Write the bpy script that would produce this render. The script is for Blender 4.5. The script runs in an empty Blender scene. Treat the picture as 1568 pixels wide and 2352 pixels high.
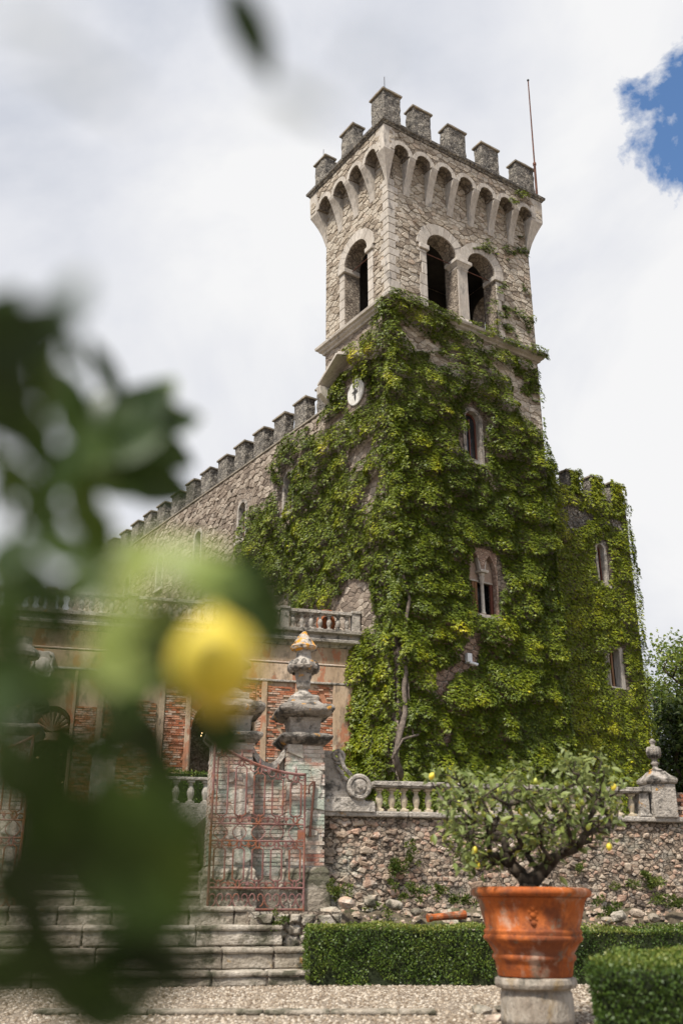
import bpy, math, random, time
import numpy as np
from math import sin, cos, tan, atan, radians, pi, sqrt
from mathutils import Vector, Matrix
from mathutils.geometry import tessellate_polygon

T0 = time.time()
random.seed(7)
rng = np.random.default_rng(7)
scn = bpy.context.scene
col = scn.collection

# ------------------------------------------------------------------ camera
F, CX, CY, EYE = 2287.0, 784.0, 1176.0, 1.1          # focal length and centre in photo units (photo taken as 1568 x 2352)
PITCH = atan((2085 - CY) / F)
cam = bpy.data.cameras.new('camera')
cam_o = bpy.data.objects.new('camera', cam)
col.objects.link(cam_o)
scn.camera = cam_o
cam.sensor_fit = 'VERTICAL'
cam.sensor_height = 36.0
cam.lens = F / 2352 * 36.0
cam_o.location = (0, 0, EYE)
cam_o.rotation_euler = (pi / 2 + PITCH, 0, 0)
cam.clip_start = 0.05
cam.clip_end = 3000
cam.dof.use_dof = True
cam.dof.focus_distance = 36.0
cam.dof.aperture_fstop = 1.4

# ------------------------------------------------------------------ light
SUN_EL, SUN_AZ, SUN_STR = radians(58), radians(-146), 4.2      # azimuth from +Y, positive to the right
sun = bpy.data.lights.new('sun', 'SUN')
sun.energy = SUN_STR
sun.angle = radians(7)
sun.color = (1.0, 0.95, 0.87)
sun_o = bpy.data.objects.new('sun', sun)
col.objects.link(sun_o)
sdir = Vector((sin(SUN_AZ) * cos(SUN_EL), cos(SUN_AZ) * cos(SUN_EL), sin(SUN_EL)))
sun_o.rotation_euler = sdir.to_track_quat('Z', 'Y').to_euler()
sun_o.location = sdir * 60

scn.view_settings.view_transform = 'Standard'
scn.view_settings.look = 'None'
scn.view_settings.gamma = 1.0
scn.cycles.max_bounces = 5
scn.cycles.diffuse_bounces = 1
scn.cycles.glossy_bounces = 2
scn.cycles.transmission_bounces = 3
scn.view_settings.exposure = 0.55


def ray(x, y):
    dy = -(y - CY)
    fwd = F * cos(PITCH) - dy * sin(PITCH)
    up = F * sin(PITCH) + dy * cos(PITCH)
    return Vector(((x - CX) / fwd, 1.0, up / fwd))


def at(x, y, Y):
    return Vector((0, 0, EYE)) + ray(x, y) * Y


def build_world():
    w = bpy.data.worlds.new('World')
    scn.world = w
    w.use_nodes = True
    nt = w.node_tree
    N = nt.nodes
    Lk = nt.links
    N.clear()
    out = N.new('ShaderNodeOutputWorld')
    bg = N.new('ShaderNodeBackground')
    bg.inputs['Strength'].default_value = 0.1
    Lk.new(bg.outputs[0], out.inputs[0])
    sky = N.new('ShaderNodeTexSky')
    sky.sky_type = 'NISHITA'
    sky.sun_disc = False
    sky.sun_elevation = SUN_EL
    sky.sun_rotation = SUN_AZ
    sky.air_density = 1.0
    sky.dust_density = 0.2
    sky.ozone_density = 2.0
    tc = N.new('ShaderNodeTexCoord')

    def math_(op, a, b=None, clamp=False):
        m = N.new('ShaderNodeMath')
        m.operation = op
        m.use_clamp = clamp
        for i, v in enumerate((a, b)):
            if v is None:
                continue
            if isinstance(v, (int, float)):
                m.inputs[i].default_value = v
            else:
                Lk.new(v, m.inputs[i])
        return m.outputs[0]

    def noise_(scale, detail, rough=0.55, off=(0, 0, 0), dist=0.0):
        mp = N.new('ShaderNodeMapping')
        mp.inputs['Location'].default_value = off
        Lk.new(tc.outputs['Generated'], mp.inputs[0])
        n = N.new('ShaderNodeTexNoise')
        n.inputs['Scale'].default_value = scale
        n.inputs['Detail'].default_value = detail
        n.inputs['Roughness'].default_value = rough
        n.inputs['Distortion'].default_value = dist
        Lk.new(mp.outputs[0], n.inputs['Vector'])
        return n.outputs['Fac']

    def ramp_(fac, stops):
        r = N.new('ShaderNodeValToRGB')
        el = r.color_ramp.elements
        while len(el) < len(stops):
            el.new(0.5)
        for e, (p, c) in zip(el, stops):
            e.position = p
            e.color = (*c, 1)
        Lk.new(fac, r.inputs[0])
        return r.outputs[0]
    # gaps of clear sky in the cloud deck: ragged holes, spread round the sky
    edge = noise_(13.0, 10, 0.6, (3.1, 1.7, 0.4), 0.25)
    holes = []
    gaps = [(at(1625, 318, 1) - Vector((0, 0, EYE)), 0.056), (at(1640, 215, 1) - Vector((0, 0, EYE)), 0.060),
            (Vector((0.9, -0.5, 0.6)), 0.25), (Vector((-0.8, -0.9, 0.8)), 0.22), (Vector((1.0, 0.1, 0.9)), 0.2), (Vector((-0.3, -1.0, 0.35)), 0.18), (Vector((0.1, -0.2, 1)), 0.16)]
    for d, r in gaps:
        d = d.normalized()
        vm = N.new('ShaderNodeVectorMath')
        vm.operation = 'DISTANCE'
        vm.inputs[1].default_value = d
        Lk.new(tc.outputs['Generated'], vm.inputs[0])
        q = math_('DIVIDE', vm.outputs['Value'], r)
        holes.append(math_('SUBTRACT', 1.0, q))
    h = holes[0]
    for k in holes[1:]:
        h = math_('MAXIMUM', h, k)
    e2 = math_('MULTIPLY', math_('SUBTRACT', edge, 0.5), 2.6)
    hv = math_('ADD', h, e2)
    gap = ramp_(math_('ADD', math_('MULTIPLY', hv, 1.0), 0.25, True), [(0.15, (0, 0, 0)), (0.30, (0.55, 0.55, 0.55)), (0.46, (1, 1, 1))])
    # cloud brightness: soft grey bellies, white tops
    big = noise_(2.6, 7, 0.52, (0.3, 5.2, 1.9), 0.5)
    fine = noise_(5.0, 8, 0.55, (8.0, 2.2, 4.4), 0.2)
    mix = math_('ADD', math_('MULTIPLY', big, 0.75), math_('MULTIPLY', fine, 0.25))
    cloud = ramp_(mix, [(0.38, (4.3, 4.5, 5.0)), (0.48, (5.3, 5.4, 5.75)), (0.60, (6.3, 6.3, 6.35))])
    mx = N.new('ShaderNodeMix')
    mx.data_type = 'RGBA'
    Lk.new(gap, mx.inputs[0])
    Lk.new(cloud, mx.inputs[6])
    # clear sky, a little deeper as through clean air after rain
    hs = N.new('ShaderNodeHueSaturation')
    hs.inputs['Saturation'].default_value = 1.1
    hs.inputs['Value'].default_value = 1.25
    Lk.new(sky.outputs[0], hs.inputs['Color'])
    Lk.new(hs.outputs[0], mx.inputs[7])
    Lk.new(mx.outputs[2], bg.inputs['Color'])


build_world()

# ------------------------------------------------------------------ materials
MATS = {}


def M(name, cols, scale=2.0, rough=0.9, bump=0.3, bscale=25.0, isl=0.0, spots=(), metal=0.0, stretch=(1, 1, 1), spec=0.3, detail=8, vor=0.0, cell=0.0):
    """world-position noise -> colour ramp, random value per piece, blotches, fine relief"""
    m = bpy.data.materials.new(name)
    MATS[name] = m
    m.use_nodes = True
    nt = m.node_tree
    N = nt.nodes
    L = nt.links
    b = N['Principled BSDF']
    b.inputs['Roughness'].default_value = rough
    b.inputs['Metallic'].default_value = metal
    b.inputs['Specular IOR Level'].default_value = spec
    g = N.new('ShaderNodeNewGeometry')
    mp = N.new('ShaderNodeMapping')
    mp.inputs['Scale'].default_value = stretch
    L.new(g.outputs['Position'], mp.inputs[0])

    def noi(sc, det=8, ro=0.6):
        n = N.new('ShaderNodeTexNoise')
        n.inputs['Scale'].default_value = sc
        n.inputs['Detail'].default_value = det
        n.inputs['Roughness'].default_value = ro
        L.new(mp.outputs[0], n.inputs['Vector'])
        return n.outputs['Fac']

    def ma(op, a, c, clamp=False):
        x = N.new('ShaderNodeMath')
        x.operation = op
        x.use_clamp = clamp
        for i, v in enumerate((a, c)):
            if isinstance(v, (int, float)):
                x.inputs[i].default_value = v
            else:
                L.new(v, x.inputs[i])
        return x.outputs[0]
    fac = noi(scale, detail)
    fac = ma('ADD', ma('MULTIPLY', ma('SUBTRACT', fac, 0.5), 1.8), 0.5, True)
    if isl:
        oi = N.new('ShaderNodeObjectInfo')
        r = ma('FRACT', ma('ADD', g.outputs['Random Per Island'], oi.outputs['Random']), 0)
        fac = ma('ADD', ma('MULTIPLY', fac, 1 - isl), ma('MULTIPLY', r, isl), True)
    edge_o = None
    if cell:
        mp2 = N.new('ShaderNodeMapping')
        mp2.inputs['Scale'].default_value = (1, 1, 1.5)
        wn = N.new('ShaderNodeTexNoise')
        wn.inputs['Scale'].default_value = 5.0
        wa = N.new('ShaderNodeVectorMath')
        wa.operation = 'MULTIPLY_ADD'
        wa.inputs[1].default_value = (0.16, 0.16, 0.16)
        L.new(g.outputs['Position'], wn.inputs['Vector'])
        L.new(wn.outputs['Color'], wa.inputs[0])
        L.new(g.outputs['Position'], wa.inputs[2])
        L.new(wa.outputs[0], mp2.inputs[0])
        v1 = N.new('ShaderNodeTexVoronoi')
        v1.inputs['Scale'].default_value = cell
        L.new(mp2.outputs[0], v1.inputs['Vector'])
        v2 = N.new('ShaderNodeTexVoronoi')
        v2.feature = 'DISTANCE_TO_EDGE'
        v2.inputs['Scale'].default_value = cell
        L.new(mp2.outputs[0], v2.inputs['Vector'])
        sp = N.new('ShaderNodeSeparateColor')
        L.new(v1.outputs['Color'], sp.inputs[0])
        fac = ma('ADD', ma('MULTIPLY', fac, 0.5), ma('MULTIPLY', sp.outputs[0], 0.5), True)
        mre = N.new('ShaderNodeMapRange')
        mre.inputs['From Max'].default_value = 0.09
        mre.inputs['To Min'].default_value = 0.35
        L.new(v2.outputs['Distance'], mre.inputs[0])
        edge_o = mre.outputs[0]
    cr = N.new('ShaderNodeValToRGB')
    el = cr.color_ramp.elements
    while len(el) < len(cols):
        el.new(0.5)
    for e, (p, c) in zip(el, cols):
        e.position = p
        e.color = (*c, 1)
    L.new(fac, cr.inputs[0])
    c = cr.outputs[0]
    if edge_o is not None:
        me_ = N.new('ShaderNodeMix')
        me_.data_type = 'RGBA'
        L.new(edge_o, me_.inputs[0])
        me_.inputs[6].default_value = (*[x * 0.45 for x in cols[0][1]], 1)
        L.new(c, me_.inputs[7])
        c = me_.outputs[2]
    # fine mottling in value
    fn = noi(bscale * 0.7, 6, 0.65)
    mm = N.new('ShaderNodeMix')
    mm.data_type = 'RGBA'
    mm.blend_type = 'MULTIPLY'
    mm.inputs[0].default_value = 0.55
    rr = N.new('ShaderNodeValToRGB')
    rr.color_ramp.elements[0].position = 0.3
    rr.color_ramp.elements[0].color = (0.55, 0.54, 0.52, 1)
    rr.color_ramp.elements[1].position = 0.62
    rr.color_ramp.elements[1].color = (1.12, 1.12, 1.12, 1)
    L.new(fn, rr.inputs[0])
    L.new(c, mm.inputs[6])
    L.new(rr.outputs[0], mm.inputs[7])
    c = mm.outputs[2]
    for (sc_col, ssc, lo, hi, amt) in spots:
        n2 = noi(ssc, 9, 0.65)
        mr = N.new('ShaderNodeMapRange')
        mr.inputs['From Min'].default_value = lo
        mr.inputs['From Max'].default_value = hi
        mr.inputs['To Max'].default_value = amt
        L.new(n2, mr.inputs[0])
        mx = N.new('ShaderNodeMix')
        mx.data_type = 'RGBA'
        L.new(mr.outputs[0], mx.inputs[0])
        L.new(c, mx.inputs[6])
        mx.inputs[7].default_value = (*sc_col, 1)
        c = mx.outputs[2]
    L.new(c, b.inputs['Base Color'])
    if bump:
        bn = noi(bscale, 8, 0.6)
        if vor:
            vn = N.new('ShaderNodeTexVoronoi')
            vn.inputs['Scale'].default_value = vor
            L.new(mp.outputs[0], vn.inputs['Vector'])
            bn = ma('SUBTRACT', bn, ma('MULTIPLY', vn.outputs['Distance'], 1.2))
        if edge_o is not None:
            bn = ma('ADD', ma('MULTIPLY', bn, 0.6), edge_o)
        bp = N.new('ShaderNodeBump')
        bp.inputs['Strength'].default_value = min(1.0, bump)
        bp.inputs['Distance'].default_value = 0.6 / bscale * (1 + bump)
        L.new(bn, bp.inputs['Height'])
        L.new(bp.outputs[0], b.inputs['Normal'])
    return m


def leaf_mat(name, cols, rough=0.5, trans=0.35, spec=0.35, back=None):
    """leaf shader; colour from the per-leaf attribute 'tint' (or a random value per object)"""
    m = bpy.data.materials.new(name)
    MATS[name] = m
    m.use_nodes = True
    nt = m.node_tree
    N = nt.nodes
    L = nt.links
    b = N['Principled BSDF']
    b.inputs['Roughness'].default_value = rough
    b.inputs['Specular IOR Level'].default_value = spec
    a = N.new('ShaderNodeAttribute')
    a.attribute_name = 'tint'
    oi = N.new('ShaderNodeObjectInfo')
    ad = N.new('ShaderNodeMath')
    ad.operation = 'ADD'
    ad.use_clamp = True
    mu = N.new('ShaderNodeMath')
    mu.operation = 'MULTIPLY'
    mu.inputs[1].default_value = 0.25
    L.new(oi.outputs['Random'], mu.inputs[0])
    L.new(a.outputs['Fac'], ad.inputs[0])
    L.new(mu.outputs[0], ad.inputs[1])
    cr = N.new('ShaderNodeValToRGB')
    el = cr.color_ramp.elements
    while len(el) < len(cols):
        el.new(0.5)
    for e, (p, c) in zip(el, cols):
        e.position = p
        e.color = (*c, 1)
    L.new(ad.outputs[0], cr.inputs[0])
    c = cr.outputs[0]
    if back:
        g = N.new('ShaderNodeNewGeometry')
        mx = N.new('ShaderNodeMix')
        mx.data_type = 'RGBA'
        L.new(g.outputs['Backfacing'], mx.inputs[0])
        L.new(c, mx.inputs[6])
        mx.inputs[7].default_value = (*back, 1)
        c = mx.outputs[2]
    L.new(c, b.inputs['Base Color'])
    tr = N.new('ShaderNodeBsdfTranslucent')
    L.new(c, tr.inputs['Color'])
    ms = N.new('ShaderNodeMixShader')
    ms.inputs[0].default_value = trans
    L.new(b.outputs[0], ms.inputs[1])
    L.new(tr.outputs[0], ms.inputs[2])
    L.new(ms.outputs[0], N['Material Output'].inputs['Surface'])
    return m


LICHEN_O = (0.50, 0.24, 0.03)
GREYDK = (0.06, 0.06, 0.055)
M('rubble', [(0.1, (0.23, 0.18, 0.135)), (0.35, (0.38, 0.315, 0.24)), (0.55, (0.47, 0.41, 0.33)), (0.75, (0.52, 0.455, 0.37)), (0.95, (0.40, 0.29, 0.205))], 1.2, isl=0.7, bump=0.7, bscale=14, spots=[((0.13, 0.105, 0.085), 3.0, 0.56, 0.7, 0.7), ((0.33, 0.20, 0.13), 1.0, 0.6, 0.75, 0.5)])
M('mortar', [(0.2, (0.17, 0.135, 0.105)), (0.5, (0.30, 0.245, 0.19)), (0.8, (0.40, 0.335, 0.265))], 2.0, bump=0.8, bscale=12, cell=5.0)
M('rubble_brown', [(0.1, (0.14, 0.11, 0.085)), (0.4, (0.25, 0.195, 0.15)), (0.65, (0.34, 0.28, 0.22)), (0.9, (0.46, 0.39, 0.315))], 1.2, isl=0.65, bump=0.6, bscale=16, spots=[((0.10, 0.09, 0.08), 1.1, 0.54, 0.72, 0.6)])
M('rubble_fine', [(0.1, (0.14, 0.11, 0.085)), (0.4, (0.25, 0.195, 0.15)), (0.65, (0.35, 0.285, 0.225)), (0.9, (0.47, 0.40, 0.32))], 1.2, bump=0.9, bscale=16, cell=4.2, spots=[((0.10, 0.09, 0.08), 1.1, 0.56, 0.72, 0.5)])
M('pale_stone', [(0.15, (0.35, 0.30, 0.25)), (0.5, (0.48, 0.43, 0.37)), (0.85, (0.60, 0.54, 0.47))], 1.3, isl=0.2, bump=0.35, bscale=16, spots=[((0.13, 0.12, 0.11), 2.6, 0.57, 0.70, 0.8), ((0.10, 0.095, 0.09), 9, 0.60, 0.70, 0.6)], stretch=(1, 1, 0.35))
M('dark_stone', [(0.1, (0.10, 0.09, 0.08)), (0.4, (0.19, 0.17, 0.145)), (0.65, (0.28, 0.25, 0.21)), (0.9, (0.40, 0.36, 0.30))], 1.6, bump=0.9, bscale=12, cell=5.5, spots=[((0.34, 0.31, 0.18), 3.5, 0.62, 0.75, 0.5), (GREYDK, 5, 0.57, 0.7, 0.6)])
M('cap_stone', [(0.2, (0.20, 0.175, 0.14)), (0.8, (0.40, 0.34, 0.26))], 2.0, isl=0.3, bump=0.6, bscale=14, spots=[((0.40, 0.25, 0.06), 4, 0.6, 0.72, 0.6), (GREYDK, 6, 0.56, 0.7, 0.7)])
M('weathered', [(0.15, (0.26, 0.225, 0.19)), (0.5, (0.42, 0.375, 0.32)), (0.85, (0.58, 0.525, 0.46))], 2.2, isl=0.2, bump=0.8, bscale=22, spots=[((0.045, 0.042, 0.036), 3.2, 0.52, 0.64, 0.88), ((0.05, 0.047, 0.04), 9, 0.56, 0.66, 0.7), (LICHEN_O, 4.3, 0.635, 0.70, 0.85)])
M('weathered_dark', [(0.15, (0.16, 0.14, 0.12)), (0.5, (0.30, 0.265, 0.225)), (0.85, (0.46, 0.41, 0.36))], 3.2, isl=0.2, bump=0.9, bscale=22, spots=[((0.04, 0.037, 0.032), 4.2, 0.47, 0.58, 0.9), (LICHEN_O, 4.3, 0.60, 0.66, 0.9)])
M('baluster_stone', [(0.2, (0.43, 0.35, 0.24)), (0.8, (0.62, 0.53, 0.39))], 3.0, isl=0.2, bump=0.4, bscale=30, spots=[((0.12, 0.11, 0.09), 5, 0.57, 0.72, 0.7), (LICHEN_O, 7, 0.64, 0.72, 0.5)])
M('finial_lichen', [(0.3, (0.36, 0.31, 0.25)), (0.7, (0.58, 0.51, 0.43))], 4, bump=0.9, bscale=25, spots=[((0.05, 0.045, 0.04), 9, 0.52, 0.60, 0.85), ((0.66, 0.29, 0.015), 7, 0.50, 0.56, 0.95)])
M('plaster', [(0.15, (0.34, 0.235, 0.15)), (0.5, (0.48, 0.35, 0.235)), (0.85, (0.58, 0.455, 0.33))], 0.9, bump=0.3, bscale=14, spots=[((0.24, 0.175, 0.12), 2.0, 0.55, 0.7, 0.6), ((0.40, 0.15, 0.075), 1.3, 0.54, 0.58, 0.8), ((0.14, 0.11, 0.085), 3.3, 0.55, 0.66, 0.65), ((0.10, 0.085, 0.07), 8, 0.6, 0.7, 0.6)], stretch=(1, 1, 0.5))
M('plaster_pink', [(0.15, (0.24, 0.155, 0.115)), (0.5, (0.38, 0.26, 0.195)), (0.85, (0.50, 0.38, 0.30))], 1.0, bump=0.6, bscale=14, cell=6.5, spots=[((0.12, 0.10, 0.08), 2.3, 0.55, 0.7, 0.6)])
M('brick', [(0.05, (0.20, 0.07, 0.04)), (0.3, (0.40, 0.13, 0.06)), (0.55, (0.50, 0.23, 0.13)), (0.75, (0.54, 0.40, 0.30)), (0.95, (0.62, 0.54, 0.46))], 1.3, isl=0.6, bump=0.5, bscale=30, spots=[((0.56, 0.48, 0.39), 1.7, 0.53, 0.64, 0.7), ((0.10, 0.07, 0.05), 3, 0.54, 0.66, 0.75)])
M('brick_wash', [(0.05, (0.22, 0.075, 0.05)), (0.25, (0.36, 0.17, 0.12)), (0.5, (0.50, 0.38, 0.30)), (0.75, (0.52, 0.46, 0.38)), (0.95, (0.60, 0.55, 0.48))], 2.6, isl=0.45, bump=0.6, bscale=30, spots=[((0.33, 0.40, 0.325), 1.5, 0.50, 0.60, 0.8), ((0.62, 0.55, 0.48), 3.4, 0.52, 0.60, 0.85), ((0.07, 0.05, 0.04), 4, 0.60, 0.70, 0.75)])
M('wash_mortar', [(0.2, (0.34, 0.27, 0.21)), (0.5, (0.47, 0.42, 0.35)), (0.8, (0.58, 0.52, 0.45))], 2.4, bump=0.7, bscale=25, spots=[((0.35, 0.41, 0.335), 1.5, 0.52, 0.62, 0.7), ((0.10, 0.07, 0.06), 3.5, 0.60, 0.72, 0.6)])
M('retain_stone', [(0.05, (0.19, 0.12, 0.08)), (0.25, (0.36, 0.26, 0.185)), (0.5, (0.50, 0.41, 0.315)), (0.7, (0.48, 0.30, 0.21)), (0.85, (0.60, 0.52, 0.43)), (0.97, (0.74, 0.70, 0.63))], 3.0, isl=0.55, bump=0.8, bscale=26, spots=[((0.09, 0.07, 0.055), 1.3, 0.54, 0.68, 0.7), ((0.36, 0.43, 0.36), 0.6, 0.54, 0.66, 0.6), ((0.08, 0.06, 0.05), 7, 0.58, 0.68, 0.6)])
M('retain_mortar', [(0.1, (0.10, 0.075, 0.055)), (0.4, (0.27, 0.205, 0.15)), (0.7, (0.42, 0.345, 0.27)), (0.95, (0.56, 0.49, 0.41))], 1.8, bump=1.0, bscale=14, cell=10, spots=[((0.38, 0.43, 0.36), 0.6, 0.54, 0.66, 0.5), ((0.08, 0.06, 0.045), 3.0, 0.54, 0.66, 0.7)])
M('step_stone', [(0.15, (0.19, 0.155, 0.115)), (0.5, (0.35, 0.30, 0.235)), (0.85, (0.54, 0.48, 0.40))], 1.8, isl=0.25, bump=0.8, bscale=18, spots=[((0.055, 0.055, 0.03), 2.2, 0.48, 0.60, 0.85), ((0.08, 0.07, 0.05), 8, 0.58, 0.68, 0.6), ((0.46, 0.26, 0.05), 4, 0.64, 0.72, 0.7)])
M('terracotta', [(0.15, (0.30, 0.068, 0.014)), (0.5, (0.42, 0.105, 0.020)), (0.85, (0.48, 0.145, 0.038))], 2.5, rough=0.8, bump=0.25, bscale=30, spots=[((0.16, 0.045, 0.018), 2.6, 0.47, 0.58, 0.85), ((0.46, 0.34, 0.25), 3.7, 0.54, 0.66, 0.6), ((0.16, 0.125, 0.085), 4.6, 0.55, 0.62, 0.8), ((0.05, 0.035, 0.02), 9, 0.62, 0.70, 0.7)], stretch=(1, 1, 0.75))
M('plinth_stone', [(0.15, (0.27, 0.22, 0.17)), (0.5, (0.40, 0.345, 0.28)), (0.85, (0.50, 0.45, 0.38))], 2.5, bump=0.6, bscale=20, spots=[((0.30, 0.19, 0.06), 3.1, 0.54, 0.66, 0.6), ((0.08, 0.075, 0.06), 2.6, 0.53, 0.64, 0.85)], stretch=(1.6, 1.6, 0.7))
M('gravel', [(0.2, (0.14, 0.105, 0.075)), (0.5, (0.30, 0.24, 0.18)), (0.8, (0.44, 0.375, 0.30))], 22, bump=1.0, bscale=40, vor=28, spots=[((0.30, 0.235, 0.17), 0.5, 0.45, 0.7, 0.5)])
M('pebble', [(0.1, (0.16, 0.115, 0.075)), (0.5, (0.38, 0.305, 0.225)), (0.9, (0.56, 0.49, 0.40))], 3, isl=0.9, bump=0.2, bscale=60)
M('soil', [(0.2, (0.07, 0.055, 0.035)), (0.8, (0.20, 0.16, 0.11))], 3.0, bump=1.0, bscale=16, spots=[((0.05, 0.08, 0.02), 2, 0.5, 0.62, 0.7)])
M('rust_pink', [(0.2, (0.13, 0.055, 0.045)), (0.5, (0.22, 0.105, 0.09)), (0.8, (0.30, 0.165, 0.15))], 4, rough=0.75, bump=0.3, bscale=60, spots=[((0.26, 0.09, 0.035), 3, 0.5, 0.62, 0.8), ((0.06, 0.035, 0.03), 14, 0.58, 0.66, 0.7)])
M('rust_dark', [(0.2, (0.07, 0.03, 0.02)), (0.8, (0.17, 0.075, 0.05))], 6, rough=0.8, bump=0.2, bscale=60)
M('iron', [(0.2, (0.03, 0.03, 0.032)), (0.8, (0.07, 0.065, 0.06))], 6, rough=0.6, bump=0.1, bscale=60)
M('wood', [(0.2, (0.12, 0.055, 0.025)), (0.5, (0.22, 0.11, 0.05)), (0.8, (0.30, 0.155, 0.075))], 5, rough=0.6, bump=0.3, bscale=40, stretch=(4, 4, 0.4))
M('wood_red', [(0.2, (0.10, 0.035, 0.025)), (0.8, (0.19, 0.075, 0.05))], 5, rough=0.55, bump=0.2, bscale=40, stretch=(4, 4, 0.4))
M('infill', [(0.2, (0.34, 0.25, 0.19)), (0.8, (0.44, 0.33, 0.26))], 1.5, bump=0.15, bscale=20)
M('interior', [(0.2, (0.022, 0.019, 0.016)), (0.8, (0.045, 0.038, 0.03))], 1.5, bump=0.2, bscale=10)  # near-black colour holds the shade of the rooms
M('glass', [(0.4, (0.012, 0.014, 0.016)), (0.6, (0.02, 0.022, 0.024))], 2, rough=0.06, bump=0.02, bscale=3, spec=0.6)
M('clock_white', [(0.2, (0.55, 0.52, 0.47)), (0.8, (0.72, 0.70, 0.66))], 3, bump=0.1, bscale=20, spots=[((0.34, 0.22, 0.13), 3, 0.6, 0.74, 0.6)])
M('white_plastic', [(0.3, (0.72, 0.73, 0.74)), (0.7, (0.80, 0.80, 0.80))], 5, rough=0.45, bump=0)
M('bark', [(0.2, (0.028, 0.022, 0.016)), (0.5, (0.06, 0.046, 0.032)), (0.8, (0.11, 0.085, 0.06))], 8, bump=0.8, bscale=40, stretch=(2, 2, 0.6))
M('vine_bark', [(0.2, (0.09, 0.07, 0.055)), (0.8, (0.25, 0.20, 0.16))], 6, bump=0.8, bscale=30)
M('twig', [(0.2, (0.05, 0.08, 0.02)), (0.8, (0.10, 0.12, 0.04))], 20, bump=0.1)
M('lemon', [(0.2, (0.74, 0.56, 0.035)), (0.8, (0.80, 0.66, 0.08))], 12, rough=0.42, bump=0.35, bscale=170, spec=0.45)
M('lemon_green', [(0.2, (0.35, 0.40, 0.05)), (0.8, (0.50, 0.52, 0.10))], 12, rough=0.42, bump=0.3, bscale=170, spec=0.45)
M('hedge_core', [(0.2, (0.012, 0.018, 0.006)), (0.8, (0.035, 0.045, 0.015))], 6, bump=0.6)
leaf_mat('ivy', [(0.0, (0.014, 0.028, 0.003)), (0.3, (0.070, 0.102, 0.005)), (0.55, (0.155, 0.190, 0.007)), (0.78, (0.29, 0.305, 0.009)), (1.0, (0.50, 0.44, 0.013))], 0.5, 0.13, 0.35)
leaf_mat('hedge_leaf', [(0.0, (0.020, 0.042, 0.007)), (0.5, (0.060, 0.108, 0.014)), (0.85, (0.135, 0.185, 0.026)), (1.0, (0.25, 0.26, 0.055))], 0.45, 0.25, 0.4)
leaf_mat('lemon_leaf', [(0.0, (0.045, 0.075, 0.018)), (0.5, (0.15, 0.195, 0.045)), (0.85, (0.32, 0.35, 0.09)), (1.0, (0.42, 0.42, 0.08))], 0.45, 0.35, 0.35, back=(0.22, 0.26, 0.09))
leaf_mat('near_leaf', [(0.0, (0.008, 0.018, 0.003)), (0.5, (0.040, 0.075, 0.009)), (0.8, (0.11, 0.16, 0.02)), (1.0, (0.30, 0.36, 0.09))], 0.42, 0.22, 0.35, back=(0.06, 0.09, 0.022))
leaf_mat('tree_leaf', [(0.0, (0.045, 0.080, 0.015)), (0.5, (0.13, 0.19, 0.03)), (1.0, (0.27, 0.32, 0.06))], 0.5, 0.4, 0.3)
leaf_mat('tree_leaf_dark', [(0.0, (0.014, 0.030, 0.007)), (0.5, (0.045, 0.075, 0.015)), (1.0, (0.10, 0.13, 0.025))], 0.5, 0.25, 0.3)
leaf_mat('weed_leaf', [(0.0, (0.03, 0.055, 0.008)), (0.5, (0.085, 0.13, 0.02)), (1.0, (0.20, 0.22, 0.05))], 0.55, 0.3, 0.3)
mb_ = bpy.data.materials.new('bulb')
mb_.use_nodes = True
mb_.node_tree.nodes['Principled BSDF'].inputs['Emission Color'].default_value = (1, 0.72, 0.32, 1)
mb_.node_tree.nodes['Principled BSDF'].inputs['Emission Strength'].default_value = 4
MATS['bulb'] = mb_


# ------------------------------------------------------------------ mesh helpers
def tag(o, label=None, cat=None, group=None, kind=None):
    if label:
        o['label'] = label
    if cat:
        o['category'] = cat
    if group:
        o['group'] = group
    if kind:
        o['kind'] = kind
    return o


def empty(name, loc=(0, 0, 0), rz=0.0):
    o = bpy.data.objects.new(name, None)
    o.empty_display_size = 0.2
    o.location = loc
    o.rotation_euler = (0, 0, rz)
    col.objects.link(o)
    return o


def link(name, me, mat=None, parent=None, smooth=False, bevel=0.0, disp=0.0, dsize=0.3, sub=0):
    if mat and not me.materials:
        me.materials.append(MATS[mat])
    o = bpy.data.objects.new(name, me)
    col.objects.link(o)
    if parent:
        o.parent = parent
    if smooth:
        me.polygons.foreach_set('use_smooth', [True] * len(me.polygons))
    if bevel:
        b = o.modifiers.new('bevel', 'BEVEL')
        b.width = bevel
        b.segments = 2
        b.limit_method = 'ANGLE'
        b.angle_limit = radians(35)
    if sub:
        s = o.modifiers.new('sub', 'SUBSURF')
        s.subdivision_type = 'SIMPLE'
        s.levels = s.render_levels = sub
    if disp:
        key = 'clouds_%g' % dsize
        t = bpy.data.textures.get(key) or bpy.data.textures.new(key, 'CLOUDS')
        t.noise_scale = dsize
        d = o.modifiers.new('worn', 'DISPLACE')
        d.texture = t
        d.texture_coords = 'GLOBAL'
        d.strength = disp
        d.mid_level = 0.5
    return o


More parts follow.
